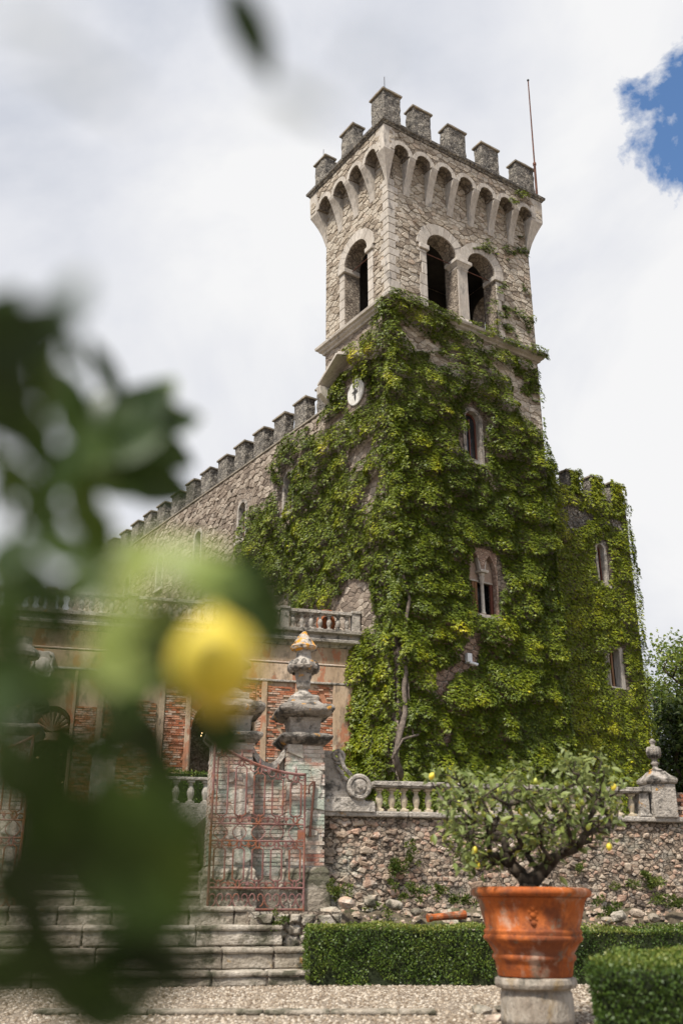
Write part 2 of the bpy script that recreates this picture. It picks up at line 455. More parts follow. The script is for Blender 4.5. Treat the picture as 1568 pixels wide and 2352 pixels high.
class MB:
    def __init__(s):
        s.v = []
        s.f = []

    def add(s, v, f):
        n = len(s.v)
        s.v += [tuple(p) for p in v]
        s.f += [tuple(i + n for i in q) for q in f]
        return s

    def box(s, x0, x1, y0, y1, z0, z1):
        return s.add([(x0, y0, z0), (x1, y0, z0), (x1, y1, z0), (x0, y1, z0), (x0, y0, z1), (x1, y0, z1), (x1, y1, z1), (x0, y1, z1)],
                     [(0, 3, 2, 1), (4, 5, 6, 7), (0, 1, 5, 4), (1, 2, 6, 5), (2, 3, 7, 6), (3, 0, 4, 7)])

    def lathe(s, prof, c=(0, 0, 0), seg=16, a0=0.0, sx=1.0, sy=1.0, cap=True):
        n = len(s.v)
        for (r, z) in prof:
            for k in range(seg):
                a = a0 + 2 * pi * k / seg
                s.v.append((c[0] + r * cos(a) * sx, c[1] + r * sin(a) * sy, c[2] + z))
        for i in range(len(prof) - 1):
            for k in range(seg):
                k2 = (k + 1) % seg
                s.f.append((n + i * seg + k, n + i * seg + k2, n + (i + 1) * seg + k2, n + (i + 1) * seg + k))
        if cap:
            s.f.append(tuple(n + k for k in reversed(range(seg))))
            s.f.append(tuple(n + (len(prof) - 1) * seg + k for k in range(seg)))
        return s

    def square(s, prof, c=(0, 0, 0), sx=1.0, sy=1.0):
        """square-plan moulding; r is the half width"""
        return s.lathe([(r * sqrt(2), z) for r, z in prof], c, 4, pi / 4, sx, sy)

    def ring(s, x0, x1, y0, y1, prof):
        """moulding running round a rectangle, prof = [(offset, z)] from below to above"""
        n = len(s.v)
        for o, z in prof:
            s.v += [(x0 - o, y0 - o, z), (x1 + o, y0 - o, z), (x1 + o, y1 + o, z), (x0 - o, y1 + o, z)]
        for i in range(len(prof) - 1):
            for k in range(4):
                k2 = (k + 1) % 4
                s.f.append((n + i * 4 + k, n + i * 4 + k2, n + i * 4 + 4 + k2, n + i * 4 + 4 + k))
        s.f.append(tuple(n + k for k in (3, 2, 1, 0)))
        m = n + (len(prof) - 1) * 4
        s.f.append((m, m + 1, m + 2, m + 3))
        return s

    def tube(s, pts, rad, seg=6):
        n = len(s.v)
        pts = [Vector(p) for p in pts]
        if not hasattr(rad, '__len__'):
            rad = [rad] * len(pts)
        up = Vector((0.13, 0.21, 0.97))
        for i, p in enumerate(pts):
            d = (pts[min(i + 1, len(pts) - 1)] - pts[max(i - 1, 0)])
            if d.length < 1e-9:
                d = Vector((0, 0, 1))
            d.normalize()
            a = d.cross(up)
            if a.length < 0.15:
                a = d.cross(Vector((1, 0, 0)))
            a.normalize()
            b = d.cross(a)
            for k in range(seg):
                t = 2 * pi * k / seg
                s.v.append(tuple(p + (a * cos(t) + b * sin(t)) * rad[i]))
        for i in range(len(pts) - 1):
            for k in range(seg):
                k2 = (k + 1) % seg
                s.f.append((n + i * seg + k, n + (i + 1) * seg + k, n + (i + 1) * seg + k2, n + i * seg + k2))
        s.f.append(tuple(n + k for k in range(seg)))
        s.f.append(tuple(n + (len(pts) - 1) * seg + k for k in reversed(range(seg))))
        return s

    def prism(s, poly, mp, c0, c1, holes=()):
        """polygon (a, b) with holes, thickened from depth c0 to c1; mp(a, b, c) -> xyz"""
        loops = [list(poly)] + [list(h) for h in holes]
        tris = tessellate_polygon([[Vector((a, b, 0)) for a, b in l] for l in loops])
        flat = [p for l in loops for p in l]
        n = len(s.v)
        k = len(flat)
        s.v += [tuple(mp(a, b, c0)) for a, b in flat] + [tuple(mp(a, b, c1)) for a, b in flat]
        for t in tris:
            s.f.append(tuple(n + i for i in t))
            s.f.append(tuple(n + k + i for i in reversed(t)))
        o = 0
        for l in loops:
            m = len(l)
            for i in range(m):
                j = (i + 1) % m
                s.f.append((n + o + i, n + o + j, n + k + o + j, n + k + o + i))
            o += m
        return s

    def mesh(s, name='mesh', fix=True):
        me = bpy.data.meshes.new(name)
        me.from_pydata(s.v, [], s.f)
        if fix:
            import bmesh
            bm = bmesh.new()
            bm.from_mesh(me)
            bmesh.ops.recalc_face_normals(bm, faces=bm.faces)
            bm.to_mesh(me)
            bm.free()
        me.update()
        return me

    def build(s, name, mat, parent=None, **kw):
        return link(name, s.mesh(name), mat, parent, **kw)


def copy_tree(o, parent=None):
    c = o.copy()
    col.objects.link(c)
    c.parent = parent
    for ch in list(o.children):
        copy_tree(ch, c)
    return c


def arch(a0, a1, b0, bs, n=14, rise=None):
    """outline of an arched opening, anticlockwise from the lower left corner; rise > half width gives a pointed head"""
    r = (a1 - a0) / 2
    c = (a0 + a1) / 2
    p = [(a0, b0), (a1, b0)]
    rise = rise or r
    if rise <= r * 1.01:
        p += [(c + r * cos(t), bs + rise * sin(t)) for t in np.linspace(0, pi, n)]
    else:
        R_ = (rise * rise + r * r) / (2 * r)
        te = math.asin(min(1, rise / R_))
        h = n // 2
        p += [(a1 - R_ + R_ * cos(t), bs + R_ * sin(t)) for t in np.linspace(0, te, h)]
        p += [(a0 + R_ - R_ * cos(t), bs + R_ * sin(t)) for t in np.linspace(te, 0, h)[1:]]
    return p


def rect(a0, a1, b0, b1):
    return [(a0, b0), (a1, b0), (a1, b1), (a0, b1)]


def inpoly(x, y, poly):
    c = False
    j = len(poly) - 1
    for i in range(len(poly)):
        xi, yi = poly[i]
        xj, yj = poly[j]
        if (yi > y) != (yj > y) and x < (xj - xi) * (y - yi) / (yj - yi) + xi:
            c = not c
        j = i
    return c


def inpoly_np(x, y, poly):
    c = np.zeros(x.shape, bool)
    j = len(poly) - 1
    for i in range(len(poly)):
        xi, yi = poly[i]
        xj, yj = poly[j]
        if yi != yj:
            m = ((yi > y) != (yj > y)) & (x < (xj - xi) * (y - yi) / (yj - yi) + xi)
            c ^= m
        j = i
    return c


def cells(a0, a1, b0, b1, sa, sb, rnd, jit=0.42):
    """irregular stone outlines: the Voronoi cells of a jittered, course-shifted grid"""
    na = max(1, int(round((a1 - a0) / sa)))
    nb = max(1, int(round((b1 - b0) / sb)))
    da, db = (a1 - a0) / na, (b1 - b0) / nb
    P = {}
    for j in range(-1, nb + 1):
        for i in range(-2, na + 2):
            P[i, j] = (a0 + (i + 0.5 + (0.5 if j % 2 else 0) + rnd.uniform(-jit, jit)) * da, b0 + (j + 0.5 + rnd.uniform(-jit, jit)) * db)
    k2 = (sa / sb) ** 2
    out = []
    for j in range(nb):
        for i in range(-1, na + 1):
            px, py = P[i, j]
            poly = [(max(a0, px - 2 * da), max(b0, py - 2 * db)), (min(a1, px + 2 * da), max(b0, py - 2 * db)), (min(a1, px + 2 * da), min(b1, py + 2 * db)), (max(a0, px - 2 * da), min(b1, py + 2 * db))]
            if poly[0][0] >= poly[1][0]:
                continue
            for dj in (-2, -1, 0, 1, 2):
                for di in (-2, -1, 0, 1, 2):
                    q = P.get((i + di, j + dj))
                    if q is None or (di == 0 and dj == 0):
                        continue
                    nx, ny = q[0] - px, (q[1] - py) * k2
                    d = nx * (q[0] + px) / 2 + ny * (q[1] + py) / 2
                    new = []
                    for t in range(len(poly)):
                        A, B = poly[t], poly[(t + 1) % len(poly)]
                        fa, fb = nx * A[0] + ny * A[1] - d, nx * B[0] + ny * B[1] - d
                        if fa <= 0:
                            new.append(A)
                        if fa * fb < 0:
                            u = fa / (fa - fb)
                            new.append((A[0] + (B[0] - A[0]) * u, A[1] + (B[1] - A[1]) * u))
                    poly = new
                    if len(poly) < 3:
                        break
                if len(poly) < 3:
                    break
            if len(poly) >= 3:
                out.append(poly)
    return out


def area(p):
    return 0.5 * abs(sum(p[i][0] * p[i - 1][1] - p[i - 1][0] * p[i][1] for i in range(len(p))))


def stone_faces(polys, mp, gap, d0, d1, parent, mat, nind, name='stone', rnd=random, chamfer=0.22):
    """raised stones on a wall face; the nind largest are objects of their own, the rest one part of kind stuff"""
    polys = sorted(polys, key=area, reverse=True)
    rest = MB()
    for idx, p in enumerate(polys):
        if area(p) < 0.15 * gap * gap + 1e-4:
            continue
        cx = sum(q[0] for q in p) / len(p)
        cy = sum(q[1] for q in p) / len(p)
        sz = sqrt(area(p))
        k0 = max(0.3, 1 - gap / sz)
        k1 = k0 * (1 - chamfer * rnd.uniform(0.6, 1.2))
        d = rnd.uniform(d0, d1)
        ta, tb = rnd.uniform(-0.25, 0.25) * d / sz, rnd.uniform(-0.25, 0.25) * d / sz
        n = len(p)
        v = [mp(cx + (a - cx) * k0, cy + (b - cy) * k0, -0.01) for a, b in p]
        v += [mp(cx + (a - cx) * k0, cy + (b - cy) * k0, d * 0.55) for a, b in p]
        v += [mp(cx + (a - cx) * k1, cy + (b - cy) * k1, d + (a - cx) * ta + (b - cy) * tb) for a, b in p]
        f = []
        for l in (0, n):
            f += [(l + i, l + (i + 1) % n, l + n + (i + 1) % n, l + n + i) for i in range(n)]
        f.append(tuple(range(2 * n, 3 * n)))
        if idx < nind:
            MB().add(v, f).build(name, mat, parent)
        else:
            rest.add(v, f)
    if rest.v:
        o = rest.build(name + 's_small', mat, parent)
        o['kind'] = 'stuff'


def quad_mesh(name, V, tint, mat, parent=None):
    """V: (n, 4, 3) quads with one tint value each"""
    n = len(V)
    me = bpy.data.meshes.new(name)
    me.vertices.add(n * 4)
    me.vertices.foreach_set('co', V.reshape(-1).astype(np.float32))
    me.loops.add(n * 4)
    me.loops.foreach_set('vertex_index', np.arange(n * 4, dtype=np.int32))
    me.polygons.add(n)
    me.polygons.foreach_set('loop_start', np.arange(0, n * 4, 4, dtype=np.int32))
    me.polygons.foreach_set('loop_total', np.full(n, 4, dtype=np.int32))
    a = me.attributes.new('tint', 'FLOAT', 'FACE')
    a.data.foreach_set('value', np.clip(tint, 0, 1).astype(np.float32))
    me.update(calc_edges=True)
    return link(name, me, mat, parent)


def vnoise(x, y, sc, seed):
    r = np.random.default_rng(seed)
    g = r.random((64, 64))
    X, Y = x / sc + 1000, y / sc + 1000
    xi, yi = np.floor(X).astype(int), np.floor(Y).astype(int)
    fx, fy = X - xi, Y - yi
    fx = fx * fx * (3 - 2 * fx)
    fy = fy * fy * (3 - 2 * fy)
    a, b, c, d = g[xi % 64, yi % 64], g[(xi + 1) % 64, yi % 64], g[xi % 64, (yi + 1) % 64], g[(xi + 1) % 64, (yi + 1) % 64]
    return (a * (1 - fx) + b * fx) * (1 - fy) + (c * (1 - fx) + d * fx) * fy


def norm(v):
    return v / np.maximum(np.linalg.norm(v, axis=-1, keepdims=True), 1e-9)


def leaflets(P, D, Nn, L, wr, angs, r):
    """fans of rhombic leaflets: base points P, hanging directions D, normals Nn, lengths L"""
    D = norm(D)
    S = norm(np.cross(D, Nn))
    Nn = np.cross(S, D)
    out = []
    for a, k in angs:
        d = D * cos(a) + S * sin(a)
        s = np.cross(Nn, d)
        l = (L * k)[:, None]
        w = l * wr
        droop = -Nn * l * 0.12
        out.append(np.stack([P, P + d * l * 0.45 + s * w * 0.5, P + d * l + droop, P + d * l * 0.45 - s * w * 0.5], 1))
    return np.concatenate(out, 0)


# ------------------------------------------------------------------ frames of reference found from the photograph's vanishing points
class Frame:
    def __init__(s, p0, heading):
        h = radians(heading)
        s.p0 = Vector((p0[0], p0[1], 0))
        s.X = Vector((sin(h), cos(h), 0))
        s.N = Vector((-cos(h), sin(h), 0))
        s.rz = pi / 2 - h

    def r(s, x, y, off=0.0):
        """photo point -> (a, z) on the plane local y = off"""
        o = Vector((0, 0, EYE))
        d = ray(x, y)
        p = s.p0 + s.N * off
        t = (p - o).dot(s.N) / d.dot(s.N)
        q = o + d * t
        return ((q - p).dot(s.X), q.z)

    def l(s, x, y, off=0.0):
        """photo point -> (b, z) on the plane local x = off"""
        o = Vector((0, 0, EYE))
        d = ray(x, y)
        p = s.p0 + s.X * off
        t = (p - o).dot(s.X) / d.dot(s.X)
        q = o + d * t
        return ((q - p).dot(s.N), q.z)

    def empty(s, name, z=0.0):
        return empty(name, (s.p0.x, s.p0.y, z), s.rz)

    def world(s, a, b, z):
        return s.p0 + s.X * a + s.N * b + Vector((0, 0, z))


_r = ray(895, 690)
CS = Frame((_r.x * 34, 34), 56)              # castle: origin at the tower's near corner, x along its right face, y along its left face
_r = ray(850, 1860)
GD = Frame((_r.x * 19, 19), 78)              # garden wall, gate and steps
_q = CS.world(0, 2.36, 0)
LG = Frame((_q.x, _q.y), 74)                 # garden building with the roof terrace
ZT = 2.7                                     # level of the upper terrace
TW, TD = 8.1, 4.7                            # tower plan
RF = lambda a, b, c: (a, -c, b)              # right-face coordinates (along, up, out)
LF = lambda a, b, c: (-c, a, b)              # left-face coordinates

# ------------------------------------------------------------------ setting: ground, terrace
def build_setting():
    m = MB()
    m.add([(-400, -200, 0), (400, -200, 0), (400, 600, 0), (-400, 600, 0)], [(0, 1, 2, 3)])
    tag(m.build('ground', 'gravel'), 'pale pebble gravel covering the garden floor', 'ground', kind='structure')
    e = GD.empty('terrace')
    tag(e, 'raised earth terrace in front of the castle', 'ground', kind='structure')
    for x0, x1, y0, y1 in ((-2.9, 60, 0.32, 90), (-60, -6.05, 0.32, 90), (-6.05, -2.9, 3.9, 90)):
        MB().box(x0, x1, y0, y1, 0.01, ZT).build('earth', 'soil', e)


build_setting()


# ------------------------------------------------------------------ castle tower
def voussoirs(parent, a0, a1, bs, w, mp, c0, c1, n, mat='pale_stone', rnd=random):
    """ring of separate arch stones round a semicircular head"""
    r = (a1 - a0) / 2
    c = (a0 + a1) / 2
    for k in range(n):
        t0, t1 = pi * (k + 0.02) / n, pi * (k + 0.98) / n
        ts = np.linspace(t0, t1, 4)
        ww = w * rnd.uniform(0.94, 1.06)
        poly = [(c + r * cos(t), bs + r * sin(t)) for t in ts] + [(c + (r + ww) * cos(t), bs + (r + ww) * sin(t)) for t in ts[::-1]]
        MB().prism(poly, mp, c0, c1 + rnd.uniform(-.008, .008)).build('voussoir', mat, parent)


def merlon(parent, x0, x1, y0, y1, z0, z1, mat='dark_stone', cap='cap_stone', over=0.07, rnd=random):
    j = lambda s=.035: random.uniform(-s, s)
    x0, x1, y0, y1, z1 = x0 + j(), x1 + j(), y0 + j(.02), y1 + j(.02), z1 + j(.05)
    o = MB().box(x0, x1, y0, y1, z0, z1 - 0.16).build('merlon', mat, parent, bevel=0.03, sub=3, disp=0.12, dsize=0.25)
    zc = z1 - 0.17
    MB().box(x0 - over, x1 + over, y0 - over, y1 + over, zc, zc + 0.08).add(
        [(x0 - over, y0 - over, zc + .08), (x1 + over, y0 - over, zc + .08), (x1 + over, y1 + over, zc + .08), (x0 - over, y1 + over, zc + .08), ((x0 + x1) / 2, (y0 + y1) / 2, z1 + 0.04)],
        [(0, 1, 4), (1, 2, 4), (2, 3, 4), (3, 0, 4)]).build('cap', cap, o, bevel=0.015, sub=2, disp=.05, dsize=.2)
    return o


def window_single(t, a0, a1, b0, bs, mp, surround=0.17, recess=0.3, rise=None):
    """arched window: stone surround, wooden frame, dark pane"""
    o = arch(a0 - surround, a1 + surround, b0 - 0.12, bs, 16, (rise + surround) if rise else None)
    i = arch(a0, a1, b0, bs, 16, rise)
    w = MB().prism(o, mp, 0.05, -recess, [i]).build('window', 'weathered', t, bevel=0.02)
    MB().box(0, 0, 0, 0, 0, 0)
    j = arch(a0 + .07, a1 - .07, b0 + .07, bs, 16, (rise - .07) if rise else None)
    MB().prism(i, mp, -recess + 0.10, -recess + 0.03, [j]).build('frame', 'wood_red', w)
    c = (a0 + a1) / 2
    MB().prism(rect(c - .03, c + .03, b0 + .07, bs + 0.1), mp, -recess + 0.11, -recess + 0.05).build('mullion', 'wood_red', w)
    MB().prism(j, mp, -recess + 0.06, -recess + 0.04).build('pane', 'glass', w)
    MB().prism(rect(a0 - surround - .06, a1 + surround + .06, b0 - .24, b0 - .12), mp, 0.12, -recess).build('sill', 'pale_stone', w, bevel=0.02)
    return w


OPEN_R = [(1.97, 3.63), (4.24, 5.86)]
OPEN_L = [(1.45, 3.17)]
SPR = 27.2


def build_tower():
    rnd = random.Random(3)
    t = CS.empty('castle_tower', 0)
    tag(t, 'tall square stone bell tower with swallow-less battlements above the creeper', 'tower')
    t['label'] = 'tall stone bell tower with arched openings and battlements rising from the creeper'
    # shaft below the cornice
    winA = arch(3.64, 4.46, 17.75, 19.55, 16)
    winB = rect(3.45, 4.87, 11.35, 13.95)
    th = 0.6
    MB().prism(rect(0, TW, ZT - .5, 23.62), RF, 0, -th, [winA, winB]).build('wall', 'rubble_fine', t)
    MB().prism(rect(th, TD, ZT - .5, 23.62), LF, 0, -th).build('wall', 'rubble_fine', t)
    MB().box(TW - th, TW, th, TD, ZT - .5, 23.62).build('wall', 'rubble', t)
    MB().box(th, TW - th, TD - th, TD, ZT - .5, 23.62).build('wall', 'rubble', t)
    MB().box(th, TW - th, th, TD - th, 23.3, 23.6).build('belfry_floor', 'interior', t)
    # belfry
    z0, z1 = 23.9, 31.0
    hr = [arch(a, b, z0 + .1, SPR) for a, b in OPEN_R]
    hl = [arch(a, b, z0 + .1, SPR - .06) for a, b in OPEN_L]
    tb = 0.75
    MB().prism(rect(0, TW, z0, z1), RF, 0, -tb, hr).build('belfry_wall', 'mortar', t)
    MB().prism(rect(tb, TD, z0, z1), LF, 0, -tb, hl).build('belfry_wall', 'mortar', t)
    MB().prism(rect(tb, TW - tb, z0, z1), lambda a, b, c: (a, TD - c, b), 0, tb, [arch(a, b, z0 + .1, SPR) for a, b in OPEN_R] ).build('belfry_wall', 'mortar', t)
    MB().prism(rect(tb, TD, z0, z1), lambda a, b, c: (TW - c, a, b), 0, tb, hl).build('belfry_wall', 'mortar', t)
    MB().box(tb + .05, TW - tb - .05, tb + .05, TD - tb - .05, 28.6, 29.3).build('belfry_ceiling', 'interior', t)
    MB().prism(rect(tb, TW - tb, z0, 28.55), RF, -tb - .003, -tb - .04, hr).build('shade_lining', 'interior', t)  # added near-black plates standing in for shade inside the belfry
    MB().prism(rect(tb + .05, TD - tb, z0, 28.55), LF, -tb - .003, -tb - .04, hl).build('shade_lining', 'interior', t)
    MB().prism(rect(tb + .05, TW - tb - .05, z0, 28.55), lambda a, b, c: (a, TD - c, b), tb + .003, tb + .04, [arch(OPEN_R[1][0], OPEN_R[1][1], z0 + .1, SPR)]).build('shade_lining', 'interior', t)
    MB().prism(rect(tb + .05, TD - tb - .05, z0, 28.55), lambda a, b, c: (TW - c, a, b), tb + .003, tb + .04, hl).build('shade_lining', 'interior', t)
    # raised rubble stones of the two visible faces
    def free(p, holes, extra):
        cx = sum(q[0] for q in p) / len(p)
        cy = sum(q[1] for q in p) / len(p)
        for a, b, zs, w in holes:
            c, r = (a + b) / 2, (b - a) / 2 + w
            for q in p + [(cx, cy)]:
                if (q[1] < zs and a - w * .35 < q[0] < b + w * .35) or (q[1] >= zs and (q[0] - c) ** 2 + (q[1] - zs) ** 2 < (r * .93) ** 2):
                    return False
        return extra(cx, cy)
    cr = cells(0.30, TW - .02, 23.95, 31.35, 0.36, 0.20, rnd, .49)
    keep = [p for p in cr if free(p, [(a, b, SPR, .5) for a, b in OPEN_R], lambda x, y: True)]
    stone_faces(keep, RF, 0.022, 0.008, 0.05, t, 'rubble', 200, rnd=rnd)
    cl = cells(0.30, TD - .02, 23.95, 31.35, 0.36, 0.20, rnd, .49)
    keep = [p for p in cl if free(p, [(a, b, SPR - .06, .5) for a, b in OPEN_L], lambda x, y: True)]
    stone_faces(keep, LF, 0.022, 0.008, 0.05, t, 'rubble', 100, rnd=rnd)
    # larger stones below the cornice, where the creeper thins out
    cr = cells(0.05, TW - .02, 19.5, 23.5, 0.33, 0.18, rnd, .5)
    stone_faces([p for p in cr if not any(inpoly(a, b, arch(3.35, 4.75, 17, 19.7)) for a, b in p)], RF, 0.014, 0.01, 0.06, t, 'rubble', 0, 'shaft_stone', rnd)
    cl = cells(0.05, TD - .02, 9.5, 23.5, 0.36, 0.21, rnd, .49)
    stone_faces(cl, LF, 0.014, 0.01, 0.05, t, 'rubble_brown', 0, 'shaft_stone', rnd)
    cr = cells(0.4, 5.5, 6.4, 11.0, 0.42, 0.27, rnd)
    stone_faces(cr, RF, 0.05, 0.02, 0.06, t, 'plaster_pink', 0, 'shaft_stone', rnd)
    # quoins on the near corner
    z = 23.93
    k = 0
    while z < 29.6:
        h = rnd.uniform(.34, .48)
        a, b = (0.52, 0.34) if k % 2 else (0.34, 0.52)
        MB().box(-.035, a, -.035, b, z + .012, z + h - .012).build('quoin', 'pale_stone', t, bevel=0.025)
        z += h
        k += 1
    # arch rings, pier and tie rods
    for a, b in OPEN_R:
        voussoirs(t, a, b, SPR, .50, RF, -.1, .06, 11, rnd=rnd)
        MB().tube([(a - .05, .3, SPR - .1), (b + .05, .3, SPR - .1)], 0.022).build('tie_rod', 'rust_dark', t)
    for a, b in OPEN_L:
        voussoirs(t, a, b, SPR - .06, .50, LF, -.1, .06, 12, rnd=rnd)
        MB().tube([(.3, a - .05, SPR - .16), (.3, b + .05, SPR - .16)], 0.022).build('tie_rod', 'rust_dark', t)
    # jamb stones and imposts
    for (a, s) in ((OPEN_R[0][0], -1), (OPEN_R[1][1], 1)):
        x0, x1 = sorted((a + s * .015, a + s * .40))
        z = 24.02
        while z < SPR - .3:
            h = rnd.uniform(.4, .62)
            h = min(h, SPR - .28 - z)
            xx = x1 + rnd.uniform(-.12, .1) if s > 0 else x1
            xl = x0 + rnd.uniform(-.1, .12) if s < 0 else x0
            MB().box(xl, xx, -.05, .3, z + .01, z + h - .01).build('jamb_stone', 'pale_stone', t, bevel=0.02)
            z += h
        x0, x1 = sorted((a - s * .10, a + s * .42))
        MB().box(x0, x1, -.13, .72, SPR - .26, SPR - .02).build('impost', 'pale_stone', t, bevel=0.03)
    for (a, s) in ((OPEN_L[0][0], -1), (OPEN_L[0][1], 1)):
        x0, x1 = sorted((a + s * .015, a + s * .38))
        z = 24.02
        while z < SPR - .36:
            h = min(rnd.uniform(.4, .62), SPR - .32 - z)
            MB().box(-.05, .3, x0, x1, z + .01, z + h - .01).build('jamb_stone', 'pale_stone', t, bevel=0.02)
            z += h
        x0, x1 = sorted((a - s * .10, a + s * .42))
        MB().box(-.13, .72, x0, x1, SPR - .30, SPR - .07).build('impost', 'pale_stone', t, bevel=0.03)
    c = (OPEN_R[0][1] + OPEN_R[1][0]) / 2
    col_ = MB().square([(.36, 23.93), (.36, 24.15), (.31, 24.25), (.285, 24.27), (.275, 26.7), (.31, 26.74), (.31, 26.8), (.29, 26.83)], (c, .22, 0), 1, .95).build('pillar', 'pale_stone', t, bevel=0.05)
    MB().square([(.29, 26.83), (.33, 26.9), (.40, 27.0), (.44, 27.02), (.44, 27.18)], (c, .22, 0), 1, .95).build('capital', 'pale_stone', col_, bevel=0.015)
    # string course under the belfry
    MB().ring(0, TW, 0, TD, [(0.0, 23.5), (.10, 23.52), (.12, 23.6), (.22, 23.66), (.24, 23.74), (.34, 23.78), (.36, 23.9), (.02, 23.99)]).build('cornice', 'pale_stone', t, bevel=0.01)
    # bell and its frame
    prof = [(.42, 25.0), (.40, 25.06), (.33, 25.25), (.27, 25.5), (.24, 25.7), (.15, 25.8), (.05, 25.83)]
    bell = MB().lathe(prof, (5.6, 2.6, 0), 20).build('bell', 'iron', t, smooth=True)
    MB().box(4.6, 6.6, 2.53, 2.67, 25.82, 25.98).build('yoke', 'rust_dark', bell)
    fr = MB()
    for x in (4.7, 6.5):
        fr.tube([(x, 2.6, 23.65), (x, 2.6, 26.2)], .06)
        fr.tube([(x, 1.9, 23.65), (x, 2.6, 25.6), (x, 3.3, 23.65)], .05)
    for k in range(7):
        fr.tube([(4.7 + .3 * k, 2.0, 23.65), (4.85 + .3 * k, 2.0, 24.6 + .1 * (k % 2)), (5.0 + .3 * k, 2.0, 23.65)], .02)
    fr.build('bell_frame', 'iron', bell)
    # machicolation: brackets, arches, overhanging parapet
    o = 0.55
    zs, za, r = 30.95, 29.45, 0.39
    ztop = 32.1

    def scallop(lo, hi, centres):
        p = [(hi, ztop), (lo, ztop), (lo, zs)]
        for cc in centres:
            p.append((cc - r, zs))
            p += [(cc + r * cos(q), zs + r * sin(q)) for q in np.linspace(pi, 0, 12)[1:-1]]
            p.append((cc + r, zs))
        p.append((hi, zs))
        return p
    cR = [0.36 + 1.2 * i for i in range(7)]
    cL = [0.42 + 1.22 * i for i in range(4)]
    MB().prism(scallop(-o, TW + o, cR), RF, o, 0.002).build('parapet', 'mortar', t)
    MB().prism(scallop(0.0, TD + o, cL), LF, o, 0.002).build('parapet', 'mortar', t)
    MB().box(-o, TW + o, TD + .01, TD + o, zs, ztop).build('parapet', 'mortar', t)
    MB().box(TW, TW + o, 0.0, TD, zs, ztop).build('parapet', 'mortar', t)
    MB().box(0.02, TW - .02, 0.02, TD - .02, 31.2, 31.5).build('roof_deck', 'interior', t)
    for cs, mp, hi in ((cR, RF, TW), (cL, LF, TD)):
        mpo = (lambda mp: (lambda a, b, c: mp(a, b, c + o)))(mp)
        for cc in cs:
            for k in range(5):
                t0, t1 = pi * (k + .02) / 5, pi * (k + .98) / 5
                ts = np.linspace(t0, t1, 4)
                rr = r + .2
                MB().prism([(cc + r * cos(q), zs + r * sin(q)) for q in ts] + [(cc + rr * cos(q), zs + rr * sin(q)) for q in ts[::-1]], mpo, -.03, .035).build('arch_stone', 'pale_stone', t)
        band = [p for p in cells(-o + .25, hi + o - .05, zs + .1, ztop - .02, 0.36, 0.22, rnd) if all((q[0] - cc) ** 2 + (q[1] - zs) ** 2 > (r + .17) ** 2 for q in p for cc in cs)]
        stone_faces(band, mpo, .03, .015, .04, t, 'rubble', 0, 'parapet_stone', rnd)
        # brackets between the arches
        mids = [(cs[i] + cs[i + 1]) / 2 for i in range(len(cs) - 1)]
        for mm in mids:
            hw = 1.2 / 2 - r
            prof = [(0, za - .15), (.05, za - .15), (.12, za + .25), (.25, za + .7), (.40, za + 1.08), (o, za + 1.38), (o + .03, zs), (0, zs)]
            sec = (lambda mp, mm: (lambda a, b, c: mp(mm + c, b, a)))(mp, mm)
            MB().prism(prof, sec, -hw * .8, hw * .8).build('corbel', 'pale_stone', t, bevel=0.02)
    # corner brackets: spreading wedges
    def corner(x, y, sx, sy, ax, ay):
        m = MB()
        prof = [(0.02, za - .25), (.07, za), (.16, za + .4), (.29, za + .8), (.43, za + 1.15), (o, za + 1.42), (o + .025, zs + .9), (o + .02, ztop - .02)]
        n = 0
        for off, z in prof:
            xs = sorted((x - sx * off, x + sx * ax))
            ys = sorted((y - sy * off, y + sy * ay))
            m.v += [(xs[0], ys[0], z), (xs[1], ys[0], z), (xs[1], ys[1], z), (xs[0], ys[1], z)]
        for i in range(len(prof) - 1):
            for k in range(4):
                k2 = (k + 1) % 4
                m.f.append((i * 4 + k, i * 4 + k2, i * 4 + 4 + k2, i * 4 + 4 + k))
        m.f += [(0, 3, 2, 1), tuple(len(prof) * 4 - 4 + k for k in range(4))]
        m.build('corner_corbel', 'pale_stone', t, bevel=0.02)
    corner(0, 0, 1, 1, .0 - .03 + .03, .0 + .02)
    corner(TW, 0, -1, 1, .16, .3)
    corner(0, TD, 1, -1, .3, .1)
    # crowning cornice and battlements
    MB().ring(-o, TW + o, -o, TD + o, [(0, ztop - .02), (.06, ztop), (.07, ztop + .06), (.15, ztop + .11), (.17, ztop + .22), (.1, ztop + .26)]).build('cornice', 'dark_stone', t, bevel=0.01)
    zm = ztop + .24
    zt = 34.2
    e = 0.42
    tk = 0.55
    y0 = -e
    merlon(t, -e, .52, -e, .52, zm, zt + .12)
    for a0, a1 in ((1.2, 2.22), (3.2, 4.22), (5.2, 6.22), (7.3, TW + e)):
        merlon(t, a0, a1, -e, -e + tk, zm, zt)
    for a0, a1 in ((1.85, 2.85), (4.2, TD + e)):
        merlon(t, -e, -e + tk, a0, a1, zm, zt - .1)
    for a0, a1 in ((.4, 1.6), (2.8, 4.0), (5.2, 6.4)):
        merlon(t, a0, a1, TD + e - tk, TD + e, zm, zt)
    # clock with its gabled hood on the left face
    cy, cz = 2.32, 20.62
    ck = MB().lathe([(.58, 0), (.58, .04), (.55, .055), (0.01, .055)], (0, 0, 0), 32).mesh('clock')
    cl_o = link('clock', ck, 'clock_white', t)
    cl_o.rotation_euler = (0, -pi / 2, 0)
    cl_o.location = (-.04, cy, cz)
